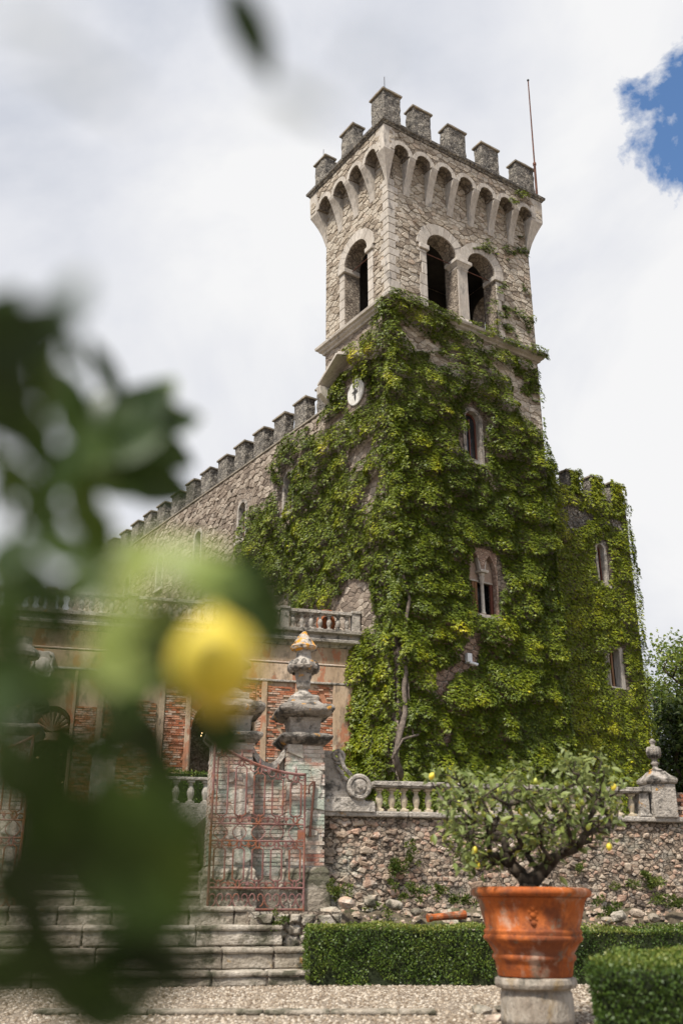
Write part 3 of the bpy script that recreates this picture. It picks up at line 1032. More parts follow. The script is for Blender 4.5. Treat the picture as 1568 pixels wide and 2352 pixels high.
    for (w, l, a) in ((.035, .42, 0.0), (.045, .22, pi / 2), (.035, .22, -pi / 2 + .05), (.045, .2, pi)):
        h = MB().add([(-w, -.02, .09), (w, -.02, .09), (w * 1.4, l * .6, .09), (0, l, .09), (-w * 1.4, l * .6, .09)], [(0, 1, 2, 3, 4)]).mesh('hand')
        ho = link('hand', h, 'iron', cl_o)
        ho.rotation_euler = (0, 0, a + pi / 2)
    hd = MB()
    apex, lft, rgt = (2.75, 22.4), (4.2, 21.55), (1.1, 21.5)
    for pa, pb in ((apex, lft), (apex, rgt)):
        n = Vector((-(pb[1] - pa[1]), pb[0] - pa[0])).normalized() * .12
        if n.y < 0:
            n = -n
        poly = [pa, pb, (pb[0] + n.x, pb[1] + n.y), (pa[0] + n.x, pa[1] + n.y)]
        hd.prism(poly, LF, -.02, 0.72)
    hood = hd.build('clock_hood', 'pale_stone', t, bevel=0.02)
    for yy, zz in ((4.05, 21.0),):
        MB().prism([(0, zz - .75), (.12, zz - .7), (.3, zz - .25), (.75, zz + .1), (.8, zz + .45), (0, zz + .45)], lambda a, b, c: LF(yy + c, b, a), -.14, .14).build('bracket', 'pale_stone', hood, bevel=0.02)
    # upper window
    window_single(t, 3.68, 4.42, 17.78, 19.55, RF)
    # two-light window with a colonnette
    w = MB().prism(rect(3.37, 4.95, 11.25, 14.03), RF, 0.03, -.35, [rect(3.55, 4.77, 11.35, 13.0) + []]).mesh('w')
    outer = rect(3.43, 4.89, 11.27, 14.0)
    lights = [arch(3.5, 4.1, 11.38, 13.05, 14, .72), arch(4.22, 4.82, 11.38, 13.05, 14, .72)]
    hole = [(3.5, 11.38), (4.82, 11.38), (4.82, 13.05)] + [p for p in lights[1][3:]] + [p for p in lights[0][2:]]
    wo = MB().prism(outer, RF, 0.05, -.18, [hole]).build('window', 'plaster_pink', t)
    for k, l in enumerate(lights):
        a0, a1 = l[0][0], l[1][0]
        MB().prism([(a0 - .04, 12.75), (a1 + .06, 12.75)] + [(q[0], q[1] + .05) for q in l[2:]], RF, -.2, -.26).build('tympanum', 'infill', wo)
        MB().prism(rect(a0 - .06, a1 + .06, 12.70, 12.76), RF, -.17, -.28).build('transom', 'pale_stone', wo)
        MB().prism(rect(a0 - .05, a1 + .07, 11.3, 12.72), RF, -.5, -.55).build('pane', 'glass', wo)
    for a in (3.78, 3.92):
        MB().prism(rect(a, a + .125, 11.36, 12.7), RF, -.20, -.25).build('shutter', 'wood', wo, bevel=.008)
    MB().prism(rect(4.70, 4.83, 11.36, 12.7), RF, -.20, -.27).build('shutter', 'wood_red', wo)
    cn = MB().lathe([(.10, 11.36), (.10, 11.44), (.075, 11.5), (.068, 12.6), (.085, 12.63), (.085, 12.67)], (4.16, .06, 0), 12).build('colonnette', 'pale_stone', wo, smooth=True)
    MB().lathe([(.075, 12.67), (.10, 12.75), (.12, 12.85), (.09, 12.88), (.15, 13.0), (.12, 13.02)], (4.16, .06, 0), 8).square([(.19, 13.02), (.21, 13.08), (.2, 13.12)], (4.16, .06, 0)).build('capital', 'pale_stone', cn)
    MB().prism([(4.02, 13.12), (4.3, 13.12), (4.42, 13.75), (4.16, 13.95), (3.9, 13.75)], RF, .03, -.14).build('spandrel', 'pale_stone', wo, bevel=.02)
    MB().box(3.3, 5.0, -.12, .2, 11.2, 11.34).build('sill', 'pale_stone', wo, bevel=.02)
    # dark putlog holes in the belfry wall
    for a, b in ((1.2, 26.3), (7.4, 25.6), (2.75, 22.6)):
        pass
    return t


build_tower()


def rods():
    p = CS.world(-.2, -.2, 34.2)
    tag(MB().tube([p, p + Vector((0, 0, .95))], .018).build('lightning_rod', 'iron'), 'thin lightning rod on the corner merlon of the bell tower', 'rod')
    p = CS.world(-.2, 4.7, 34.0)
    tag(MB().tube([p, p + Vector((0, 0, .75))], .015).build('lightning_rod', 'iron'), 'thin short rod on the far merlon of the tower, beside the long wing', 'rod')
    b = CS.world(TW + .25, -.62, 32.2)
    tp = at(1212, 187, b.y)
    fp = empty('flagpole', b)
    tag(fp, 'bare rusty flagpole leaning at the outer corner of the tower battlements', 'flagpole')
    d = tp - b
    MB().tube([(0, 0, 0), d * .28], .06, 8).build('lower_pole', 'rust_dark', fp)
    MB().tube([d * .26, d], [.04, .03], 8).build('upper_pole', 'rust_dark', fp)
    MB().lathe([(.01, 0), (.06, .05), (.06, .1), (.01, .15)], d, 8).build('knob', 'iron', fp)
    MB().tube([d * .26, (-.35, .25, 1.2)], .012).build('stay', 'iron', fp)
    MB().lathe([(.085, 0), (.085, .12)], d * .27, 8).build('collar', 'rust_dark', fp)


rods()


# ------------------------------------------------------------------ castle wings
WX = 0.12           # long wing stands a little behind the tower's left face


def build_wings():
    rnd = random.Random(5)
    t = CS.empty('castle_wing')
    tag(t, 'long battlemented rubble wing running back from the tower, half bare of creeper', 'castle wing')
    L0, L1 = TD, 36.0
    wins = [(7.45, 8.15), (11.7, 12.4), (16.4, 17.1), (21.0, 21.7), (25.6, 26.3)]
    holes = [arch(a, b, 17.25, 18.75, 12) for a, b in wins]
    mp = lambda a, b, c: (WX - c, a, b)
    MB().prism(rect(L0, L1, ZT - .5, 20.95), mp, 0, -.7, holes).build('wall', 'rubble_fine', t)
    MB().box(WX + .7, WX + 9, L0, L1, ZT - .5, 20.4).build('body', 'interior', t)
    MB().box(WX - .06, WX + .62, L0, L1, 20.95, 21.05).build('coping', 'cap_stone', t, bevel=.02)
    for a, b in wins:
        window_single(t, a + .02, b - .02, 17.27, 18.75, mp, .16, .35)
    for i in range(15):
        f = 5.6 + 1.85 * i
        merlon(t, WX - .02, WX + .5, max(4.74, f - 1.02), f, 21.05, 22.42)
    # raised stones where the wall is bare
    cl = cells(L0 + .05, 34, 11.2, 20.9, .36, .21, rnd, .49)
    bare = []
    for p in cl:
        cx = sum(q[0] for q in p) / len(p)
        cy = sum(q[1] for q in p) / len(p)
        if any(a - .3 < q[0] < b + .3 and 16.8 < q[1] < 19.5 for q in p for a, b in wins):
            continue
        if cy > 16.5 or cx > 10 or cy < 14:
            bare.append(p)
    stone_faces(bare, mp, .025, .01, .07, t, 'rubble_brown', 300, rnd=rnd)
    # shorter wing on the other side of the tower
    s = CS.empty('castle_wing')
    tag(s, 'creeper-covered end wing with four small battlements, beyond the tower', 'castle wing')
    off = .8
    mp2 = lambda a, b, c: (a, off - c, b)
    w1 = arch(11.62, 12.14, 14.2, 15.75, 12)
    w2 = rect(11.55, 12.5, 9.65, 11.35)
    MB().prism(rect(TW, 13.9, ZT - .5, 18.25), mp2, 0, -.6, [w1, w2]).build('wall', 'rubble_fine', s)
    MB().box(13.3, 13.9, off + .6, 14, ZT - .5, 18.25).build('wall', 'rubble_brown', s)
    MB().box(TW + .1, 13.3, off + .7, 14, ZT - .5, 17.9).build('body', 'interior', s)
    for a0, a1 in ((8.7, 9.5), (10.2, 11.0), (11.6, 12.4), (12.98, 13.86)):
        merlon(s, a0, a1, off - .02, off + .45, 18.25, 19.3)
    cr = cells(TW + .05, 13.85, 16, 18.2, .36, .24, rnd)
    stone_faces(cr, mp2, .035, .02, .06, s, 'dark_stone', 120, rnd=rnd)
    window_single(s, 11.66, 12.1, 14.22, 15.75, mp2, .14, .3)
    w = MB().prism(rect(11.45, 12.62, 9.6, 11.42), mp2, .04, -.35, [rect(11.62, 12.4, 9.68, 11.3)]).build('window', 'pale_stone', s, bevel=.02)
    MB().prism(rect(11.6, 12.42, 9.66, 11.32), mp2, -.3, -.34).build('pane', 'glass', w)
    MB().lathe([(.08, 9.68), (.06, 9.75), (.055, 10.95), (.09, 11.05), (.1, 11.3)], (11.82, off + .1, 0), 10).build('colonnette', 'pale_stone', w, smooth=True)
    MB().prism(rect(12.0, 12.1, 9.68, 11.28), mp2, -.1, -.2).build('shutter', 'wood', w)


build_wings()


# ------------------------------------------------------------------ climbing creeper
def ivy(parent, mp, t, k, n, u0, u1, z0, z1, ins, outs, dens, seed, bulge=1.0, L0=0.108, yellow=0.0, sparse=None, name='foliage', edge=0.35, clump=3.6):
    """leaf mass on a wall: overlapping mounds of hanging five-fingered leaves inside the outline"""
    r = np.random.default_rng(seed)
    t, k, n = (np.array(v, float) for v in (t, k, n))
    res = 0.07
    nu, nz = int((u1 - u0) / res) + 1, int((z1 - z0) / res) + 1
    gu, gz = np.meshgrid(u0 + np.arange(nu) * res, z0 + np.arange(nz) * res)
    jx = (vnoise(gu, gz, .55, seed + 1) - .5) * 2 * edge + (vnoise(gu, gz, .2, seed + 8) - .5) * edge * .8
    jz = (vnoise(gu, gz, .55, seed + 2) - .5) * 2 * edge + (vnoise(gu, gz, .2, seed + 9) - .5) * edge * .8
    mask = np.zeros(gu.shape, bool)
    for p in ins:
        mask |= inpoly_np(gu + jx, gz + jz, p)
    for p in outs:
        mask &= ~inpoly_np(gu + jx * .6, gz + jz * .6, p)
    B = np.full(gu.shape, 0.02)
    nc = int((u1 - u0) * (z1 - z0) * clump)
    for _ in range(nc):
        cu, cz = r.uniform(u0, u1), r.uniform(z0, z1)
        i, j = int((cz - z0) / res), int((cu - u0) / res)
        if not mask[min(i, nz - 1), min(j, nu - 1)]:
            continue
        rad = r.uniform(.22, .45) if r.random() < .7 else r.uniform(.45, .85)
        hh = r.uniform(.55, 1.0) * bulge * rad ** .8 * .75
        w = int(rad * 1.3 / res) + 1
        i0, i1, j0, j1 = max(0, i - w), min(nz, i + w + 1), max(0, j - w), min(nu, j + w + 1)
        du = (gu[i0:i1, j0:j1] - cu) / rad
        dz = (gz[i0:i1, j0:j1] - cz) / (rad * 1.15)
        # mounds hang like thatch: thin at the top, fullest near the lower lip, then cut back
        drop = du * du * .5
        s = np.clip((1 - dz - drop) / 1.6, 0, 1) * np.clip((dz + .85 - drop) / .22, 0, 1)
        B[i0:i1, j0:j1] = np.maximum(B[i0:i1, j0:j1], hh * s ** .8 * np.sqrt(np.clip(1 - du * du, 0, 1)))
    m = mask.astype(float)
    for _ in range(4):
        m = (np.roll(m, 1, 0) + np.roll(m, -1, 0) + np.roll(m, 1, 1) + np.roll(m, -1, 1) + 2 * m) / 6
    B *= np.clip((m - .25) / .6, 0, 1)
    B += .16 * bulge * (vnoise(gu, gz, 1.7, seed + 3)) * mask
    gB = np.gradient(B, res)
    N_ = int((u1 - u0) * (z1 - z0) * dens)
    U, Z = r.uniform(u0, u1 - res, N_), r.uniform(z0, z1 - res, N_)
    i, j = ((Z - z0) / res).astype(int), ((U - u0) / res).astype(int)
    ok = mask[i, j]
    if sparse:
        for poly, th in sparse:
            ins_ = inpoly_np(U, Z, poly)
            v = vnoise(U * 1.0 + Z * .45, Z * 2.6 - U * .55, .8, seed + 21) * .6 + vnoise(U, Z, .33, seed + 22) * .4
            ok = np.where(ins_, ok & (v > th), ok)
    U, Z, i, j = U[ok], Z[ok], i[ok], j[ok]
    b = B[i, j]
    q = r.random(len(U))
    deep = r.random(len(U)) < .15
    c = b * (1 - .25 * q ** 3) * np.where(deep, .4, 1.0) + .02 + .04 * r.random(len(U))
    nl = n + np.clip(-gB[1][i, j], -1.2, 1.2)[:, None] * t + np.clip(-gB[0][i, j], -.5, 1.4)[:, None] * k
    nl = norm(nl)
    P = np.array(mp(0, 0, 0)) + U[:, None] * (np.array(mp(1, 0, 0)) - np.array(mp(0, 0, 0))) + Z[:, None] * (np.array(mp(0, 1, 0)) - np.array(mp(0, 0, 0))) + c[:, None] * (np.array(mp(0, 0, 1)) - np.array(mp(0, 0, 0)))
    D = -k * .8 + nl * .6 + t * r.normal(0, .35, len(U))[:, None] + r.normal(0, .15, (len(U), 3))
    nn = nl * .55 + k * .8 + r.normal(0, .25, (len(U), 3))
    Ln = L0 * r.uniform(.65, 1.25, len(U))
    V = leaflets(P, D, nn, Ln, .36, ((-.8, .8), (0, 1.0), (.8, .8)), r)
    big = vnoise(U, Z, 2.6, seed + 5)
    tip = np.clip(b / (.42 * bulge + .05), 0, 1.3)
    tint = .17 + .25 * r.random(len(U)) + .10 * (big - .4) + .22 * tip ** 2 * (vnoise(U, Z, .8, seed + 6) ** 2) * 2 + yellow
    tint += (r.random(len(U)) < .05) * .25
    tint = np.where(deep, tint * .45, tint)  # inner leaves darkened: shade of the gaps put into the tint
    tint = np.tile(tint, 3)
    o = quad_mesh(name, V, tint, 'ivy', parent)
    o['kind'] = 'stuff'
    return o


def build_ivy():
    R_ = lambda *p: [CS.r(x, y) for x, y in p]
    L_ = lambda *p: [CS.l(x, y) for x, y in p]
    # --- tower, right face and the near corner
    e = CS.empty('creeper')
    tag(e, 'thick green creeper over the bell tower below its belfry, parted round two windows', 'creeper')
    full = [(-.1, ZT), (TW + .1, ZT), (TW + .1, 23.0), (5.0, 23.4), (-.1, 24.0)]
    winA = arch(3.5, 4.62, 17.55, 19.6)
    winB = arch(3.5, 4.95, 11.32, 13.3, 14, .85)
    bare = [R_((985, 1545), (1010, 1535), (1060, 1490), (1070, 1450), (1092, 1455), (1095, 1530), (1050, 1545), (1005, 1592), (972, 1590)),
            R_((1000, 1685), (1028, 1680), (1038, 1700), (1005, 1712)), R_((1035, 1000), (1062, 985), (1065, 1050), (1045, 1045)),
            R_((905, 745), (985, 775), (1000, 800), (930, 800), (912, 775)), R_((975, 800), (1055, 845), (1050, 862), (990, 835)),
            R_((1140, 840), (1195, 870), (1190, 905), (1160, 890)), R_((1170, 900), (1240, 925), (1242, 990), (1200, 960), (1165, 930)),
            R_((882, 1485), (903, 1480), (915, 1560), (915, 1640), (900, 1720), (880, 1740), (886, 1650), (898, 1600))]
    sp = [([(.9, 21.9), (TW, 21.0), (TW, 23.6), (.9, 23.6)], .36)]
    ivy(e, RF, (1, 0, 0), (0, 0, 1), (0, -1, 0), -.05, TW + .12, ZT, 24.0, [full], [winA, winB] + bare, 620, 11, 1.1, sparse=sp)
    # creeper runs along the string course
    ivy(e, lambda a, b, c: (a, -.36 - c, b), (1, 0, 0), (0, 0, 1), (0, -1, 0), -.36, TW + .35, 23.55, 24.15, [[(-.4, 23.5), (TW + .5, 23.5), (TW + .5, 24.1), (3.5, 23.92), (2, 24.15), (-.4, 24.4)]], [], 420, 12, .4, .12, edge=.14, sparse=[([(2.5, 23), (7.3, 23), (7.3, 25), (2.5, 25)], .45)])
    # the corner itself
    q = sqrt(.5)
    ivy(e, lambda a, b, c: (a * q - c * q, -a * q - c * q, b), (q, -q, 0), (0, 0, 1), (-q, -q, 0), -.7, .7, ZT, 24.1, [[(-.3, ZT), (.3, ZT), (.3, 23.9), (.15, 24.5), (-.15, 24.5), (-.3, 23.9)]],
        [[(-.32, 5.0), (-.05, 5.0), (.1, 7.5), (.12, 9.6), (-.18, 9.8), (-.12, 7.6)]], 620, 13, 1.0)
    # outer corner of the tower
    ivy(e, lambda a, b, c: (TW + a * q + c * q, a * q - c * q, b), (q, q, 0), (0, 0, 1), (q, -q, 0), -.5, .0, ZT, 23.9, [[(-.3, ZT), (.6, ZT), (.6, 18.6), (-.5, 19.2)]], [], 330, 14, .5)
    # upper strands on the belfry
    st = [R_((1120, 690), (1150, 660), (1150, 640), (1170, 640), (1205, 660), (1225, 690), (1230, 800), (1180, 790), (1125, 770)),
          R_((1080, 560), (1120, 555), (1150, 572), (1200, 575), (1215, 600), (1160, 590), (1120, 575)), R_((1180, 545), (1205, 540), (1215, 580), (1190, 590)),
          R_((895, 680), (920, 690), (930, 710), (900, 705))]
    ivy(e, RF, (1, 0, 0), (0, 0, 1), (0, -1, 0), 0, TW + .05, 23.9, 30.2, st, [], 300, 15, .35, .13, sparse=[([(-1, 23), (9, 23), (9, 31), (-1, 31)], .54)], edge=.25, name='strands')
    ivy(e, lambda a, b, c: (a, -.56 - c, b), (1, 0, 0), (0, 0, 1), (0, -1, 0), 5.6, TW + .4, 30.6, 32.3, [[(5.95, 30.9), (6.8, 30.9), (7.1, 31.3), (8, 31.9), (7.2, 32.2), (6.2, 31.45)]], [], 420, 16, .5, .12, sparse=[([(5, 30), (9, 30), (9, 33), (5, 33)], .50)], edge=.2, name='strands')
    # --- left face of tower and the long wing
    s = CS.empty('creeper')
    tag(s, 'broad mat of creeper spreading from the clock along the long wing', 'creeper')
    main = L_((905, 690), (850, 745), (835, 790), (862, 830), (760, 870), (757, 950), (690, 985), (640, 1030), (618, 1085), (640, 1125), (600, 1165), (562, 1185), (556, 1240), (540, 1270), (600, 1345), (672, 1362), (676, 1402), (765, 1392), (800, 1350), (840, 1330), (862, 1370), (868, 1440), (830, 1455), (822, 1480), (780, 1640), (775, 1760), (780, 1840), (920, 1840))
    bareL = [L_((808, 1045), (842, 1010), (872, 1000), (878, 1012), (845, 1060), (812, 1098), (800, 1090)), L_((850, 1120), (884, 1080), (880, 1110), (862, 1160), (840, 1170)),
             L_((798, 872), (830, 864), (848, 885), (840, 928), (812, 955), (800, 935)), [(7.35, 17.15), (8.2, 17.15), (8.2, 19.3), (7.35, 19.3)],
             L_((770, 1380), (815, 1340), (848, 1335), (862, 1385), (866, 1440), (830, 1450), (826, 1400)), L_((745, 985), (800, 940), (800, 965), (755, 1000)),
             L_((640, 1120), (668, 1090), (665, 1165), (645, 1170))]
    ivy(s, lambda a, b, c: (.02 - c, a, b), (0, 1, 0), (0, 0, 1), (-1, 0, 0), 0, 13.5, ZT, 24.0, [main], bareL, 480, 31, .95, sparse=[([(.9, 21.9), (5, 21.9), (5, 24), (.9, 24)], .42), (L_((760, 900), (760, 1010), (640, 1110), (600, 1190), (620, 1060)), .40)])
    # clock hood, overgrown
    ivy(s, lambda a, b, c: (-.5 - c, a, b), (0, 1, 0), (0, 0, 1), (-1, 0, 0), .8, 2.6, 20.2, 22.6, [[(.85, 20.4), (1.3, 20.2), (1.4, 21.4), (2.1, 22.0), (2.65, 22.5), (2.2, 22.55), (.85, 21.8)]], [], 420, 32, .7)
    ivy(s, lambda a, b, c: (-.02 - c, a, b), (0, 1, 0), (0, 0, 1), (-1, 0, 0), 2.5, 4.3, 20.0, 22.0, [[(3.2, 20.2), (4.1, 20.6), (3.9, 21.5), (3.0, 21.9), (3.2, 21.3)]], [], 300, 33, .7)
    # lighter growth low on the far part of the wing
    ivy(s, lambda a, b, c: (.1 - c, a, b), (0, 1, 0), (0, 0, 1), (-1, 0, 0), 14, 34, 11, 16.5, [[(22, 11), (34, 11), (34, 17), (28, 15.5), (25, 14.2), (22, 12.5)], [(15, 15.8), (16, 17.5), (15.6, 18.5), (14.6, 17)]], [], 150, 34, .8)
    # --- end wing
    w = CS.empty('creeper')
    tag(w, 'creeper clothing the end wing and its battlements up to the caps', 'creeper')
    mp = lambda a, b, c: (a, .8 - c, b)
    W_ = lambda *p: [CS.r(x, y, .8) for x, y in p]
    fullw = [(TW, ZT), (14.05, ZT), (14.0, 18.3), (TW, 18.3)]
    bw = [arch(11.5, 12.3, 14.1, 15.8), rect(11.5, 12.62, 9.6, 11.4), W_((1290, 1165), (1340, 1170), (1345, 1200), (1300, 1220)), W_((1385, 1190), (1425, 1200), (1430, 1225), (1390, 1210))]
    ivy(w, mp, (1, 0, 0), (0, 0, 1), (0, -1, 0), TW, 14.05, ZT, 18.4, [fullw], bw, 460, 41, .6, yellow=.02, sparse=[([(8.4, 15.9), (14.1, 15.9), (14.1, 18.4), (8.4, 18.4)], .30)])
    for a0, a1 in ((8.7, 9.5), (10.2, 11.0), (11.6, 12.4), (12.98, 13.86)):
        ivy(w, lambda a, b, c: (a, .76 - c, b), (1, 0, 0), (0, 0, 1), (0, -1, 0), a0 - .1, a1 + .12, 18.1, 19.45, [rect(a0 - .03, a1 + .03, 18.0, 19.3)], [], 420, 50 + int(a0), .35, .14, edge=.12, yellow=.12)
    ivy(w, lambda a, b, c: (13.9 + a * q + c * q, .8 + a * q - c * q, b), (q, q, 0), (0, 0, 1), (q, -q, 0), -.5, -.06, ZT, 18.3, [[(-.3, ZT), (.9, ZT), (.5, 9), (.3, 18.3), (-.4, 18.3)]], [], 300, 44, .6)
    # --- old stems
    for k, pts in enumerate([[(908, 1790), (890, 1740), (900, 1690), (915, 1640), (912, 1580), (918, 1520), (912, 1450), (925, 1380), (905, 1300)], [(935, 1740), (930, 1660), (922, 1600), (918, 1500)], [(880, 1745), (905, 1700), (940, 1690)]]):
        P = []
        for x, y in pts:
            a, z = CS.r(x, y)
            P.append(CS.world(a + .1, -.25 - .1 * (k == 2), z))
        MB_ = MB().tube([CS.empty_inv @ p for p in P], [.13 - .01 * i if k == 0 else .04 for i in range(len(P))], 7)
        MB_.build('stem', 'vine_bark', e, smooth=True)
    # on the garden building
    g = LG.empty('creeper')
    tag(g, 'tongue of creeper over the end of the plastered garden building', 'creeper')
    G_ = lambda *p: [LG.r(x, y, -.05) for x, y in p]
    ivy(g, lambda a, b, c: (a, -.05 - c, b), (1, 0, 0), (0, 0, 1), (0, -1, 0), -2.2, 1.0, ZT, 10.8, [G_((832, 1455), (900, 1450), (900, 1900), (765, 1900), (768, 1740), (790, 1650), (805, 1590), (815, 1520))], [], 480, 61, .8)


CS.empty_inv = (Matrix.Translation(CS.p0) @ Matrix.Rotation(CS.rz, 4, 'Z')).inverted()
build_ivy()
print('castle + creeper', round(time.time() - T0, 1))

# ------------------------------------------------------------------ shared garden pieces
BAL_PROF = [(.085, 0), (.085, .035), (.055, .05), (.045, .075), (.05, .095), (.075, .19), (.08, .235), (.07, .29), (.045, .35), (.04, .375), (.055, .39), (.055, .41), (.045, .42), (.08, .435), (.08, .475)]


def baluster_mesh(s=1.0):
    return MB().lathe([(r * s, z * s) for r, z in BAL_PROF[2:-2]], (0, 0, 0), 10).square([(.08 * s, 0), (.08 * s, .045 * s), (.05 * s, .052 * s)]).square([(.05 * s, .42 * s), (.078 * s, .43 * s), (.078 * s, .475 * s)]).mesh('baluster')


def urn_mesh(kind):
    """stone vases: 'flame' closed with a cone lid, 'low' a small fluted finial"""
    m = MB()
    if kind == 'flame':
        m.square([(.26, 0), (.26, .09), (.2, .12)])
        m.lathe([(.19, .12), (.17, .17), (.10, .21), (.09, .25), (.13, .29), (.135, .42), (.165, .52), (.15, .55), (.17, .60), (.30, .62), (.315, .68), (.26, .76), (.2, .80), (.15, .85), (.14, .95), (.15, .98)], (0, 0, 0), 18)
    return m


# ------------------------------------------------------------------ retaining wall, balustrade, gate piers
def build_garden_wall():
    rnd = random.Random(21)
    t = GD.empty('retaining_wall')
    tag(t, 'old rubble retaining wall under the stone balustrade, streaked pale green near the gate', 'wall')
    x0, x1, zt = -.9, 9.0, 2.64
    MB().box(x0, x1, 0, .32, .3, zt).build('wall_core', 'retain_mortar', t)
    small = [p for p in cells(x0 + .02, 6.9, .75, zt - .02, .105, .072, rnd, .5) if rnd.random() < .5]
    stone_faces(small, RF, .014, .003, .035, t, 'retain_stone', 0, rnd=rnd, chamfer=.45)
    large = [p for p in cells(x0 + .02, 6.9, .78, zt - .05, .22, .15, rnd, .5) if rnd.random() < (.45 if p[0][0] < .5 else .16)]
    large = [[(sum(q[0] for q in p) / len(p) + (a - sum(q[0] for q in p) / len(p)) * rs, sum(q[1] for q in p) / len(p) + (b - sum(q[1] for q in p) / len(p)) * rs) for a, b in p] for p in large for rs in (rnd.uniform(.55, .95),)]
    stone_faces(large, RF, .02, .025, .06, t, 'retain_stone', 300, rnd=rnd, chamfer=.4)
    x = x0
    while x < 8.9:
        w = rnd.uniform(1.1, 1.7)
        MB().box(x + .006, min(x + w, 9) - .006, -.10, .36, zt, zt + .10).build('coping_stone', 'weathered', t, bevel=.025, sub=2, disp=.03, dsize=.2)
        x += w
    MB().box(-60, -6.35, 0, .31, .0, zt).build('wall_core', 'retain_mortar', t)
    # rough footing
    b = GD.empty('balustrade')
    tag(b, 'low stone balustrade with vase-shaped balusters on the retaining wall', 'balustrade')
    zb = zt + .10
    bm = baluster_mesh(.87)
    bm.materials.append(MATS['baluster_stone'])
    spans = [(.07, 2.42), (2.66, 5.36)]
    for a, c in spans:
        MB().box(a - .02, c + .02, -.08, .2, zb + .43, zb + .455).box(a - .02, c + .02, -.11, .23, zb + .455, zb + .54).build('rail', 'weathered', b, bevel=.012, sub=2, disp=.015, dsize=.15)
        n = int(round((c - a) / .245))
        for k in range(n):
            o = link('baluster', bm, None, b)
            o.location = (a + (k + .5) * (c - a) / n, .06, zb + .012)
            o.rotation_euler = (0, 0, rnd.uniform(-.1, .1))
    for x, w in ((2.54, .11), (5.46, .10)):
        MB().box(x - w, x + w, -.07, .2, zb, zb + .46).box(x - w - .03, x + w + .03, -.13, .25, zb + .46, zb + .55).box(x - w - .02, x + w + .02, -.09, .22, zb, zb + .05).build('pedestal', 'weathered', b, bevel=.012)
    # end pier with a small urn, brick wall beyond
    e = GD.empty('end_pier')
    tag(e, 'square brick and stone pier closing the balustrade below the small finial', 'pier')
    MB().box(5.62, 6.12, -.14, .36, zb - .02, zb + .62).build('shaft', 'weathered', e, bevel=.02)
    MB().square([(.26, 0), (.29, .04), (.30, .09), (.26, .13), (.18, .2), (.13, .26)], (5.87, .11, zb + .62)).build('cap', 'weathered_dark', e, bevel=.015, sub=2, disp=.03, dsize=.15)
    f = empty('stone_finial', GD.world(5.87, .11, zb + .88), GD.rz)
    tag(f, 'small fluted stone urn finial on the pier at the far end of the balustrade', 'urn')
    m = MB()
    m.lathe([(.15, 0), (.13, .03), (.06, .06), (.05, .12), (.09, .15), (.06, .19), (.055, .24), (.10, .28)], (0, 0, 0), 14)
    for k in range(14):
        a = 2 * pi * k / 14
        m.lathe([(.01, .26), (.042, .33), (.045, .40), (.035, .46), (.01, .48)], (.105 * cos(a), .105 * sin(a), 0), 6)
    m.lathe([(.10, .28), (.13, .38), (.11, .46), (.05, .49), (.04, .54), (.065, .57), (.06, .60), (.02, .64)], (0, 0, 0), 14)
    m.build('urn_body', 'weathered_dark', f, smooth=True)
    w = GD.empty('brick_wall')
    tag(w, 'mossy brick garden wall running on beyond the end pier', 'wall')
    MB().box(6.14, 14, .05, .34, zb - .05, zb + .48).build('wall_core', 'mortar', w)
    bmesh_ = MB().box(-.115, .115, -.03, .03, -.03, .03).mesh('brick')
    bmesh_.materials.append(MATS['brick'])
    for r_ in range(6):
        for k in range(7):
            o = link('brick', bmesh_, None, w)
            o.location = (6.28 + .245 * k + (.12 if r_ % 2 else 0), .042 + rnd.uniform(-.008, .008), zb + .02 + .078 * r_)
    # scrolls beside the gate pier
    s = GD.empty('stone_scroll')
    tag(s, 'carved stone scroll with a round rosette stepping down from the gate pier', 'ornament')
    bx, bz = GD.r(822, 1807, -.15)
    sx, sz = GD.r(777, 1736, -.15)
    MB().prism([(x0 - .05, zb - .02), (.06, zb - .02), (.06, zb + .17), (-.12, zb + .17), (-.14, zb + .24), (x0 - .05, zb + .24)], RF, .14, -.25).build('plinth', 'weathered', s, bevel=.02)
    MB().prism([(x0 - .02, zb + .24), (-.3, zb + .24), (-.18, zb + .3), (-.3, zb + .52), (-.52, zb + .62), (-.62, zb + .82), (-.68, zb + 1.05), (x0 - .02, zb + 1.08)], RF, .06, -.22).build('volute_wall', 'weathered', s, bevel=.02)
    vo = MB().lathe([(.225, -.06), (.23, .12), (.205, .145), (.165, .145), (.15, .12), (.13, .13), (.10, .15), (.045, .15), (.04, .19), (.0, .2)], (0, 0, 0), 26).mesh('rosette')
    o = link('rosette', vo, 'weathered', s)
    o.location = (bx + .02, -.06, bz)
    o.rotation_euler = (pi / 2, 0, 0)
    sp = []
    for k in range(26):
        a = -1.9 + k * .42
        rr = .135 - .0046 * k
        sp.append((sx + rr * cos(a), -.10, sz + rr * sin(a)))
    curve = [(bx - .2, -.12, bz + .12), (bx - .30, -.12, bz + .2), (sx + .1, -.12, sz - .33), (sx - .02, -.12, sz - .2)]
    MB().tube(curve + sp, .034, 6).build('scroll', 'weathered', s)
    MB().tube([(bx - .12, -.12, bz + .2), (bx - .25, -.12, bz + .33), (bx - .36, -.12, bz + .6)], .04, 6).build('scroll', 'weathered', s)

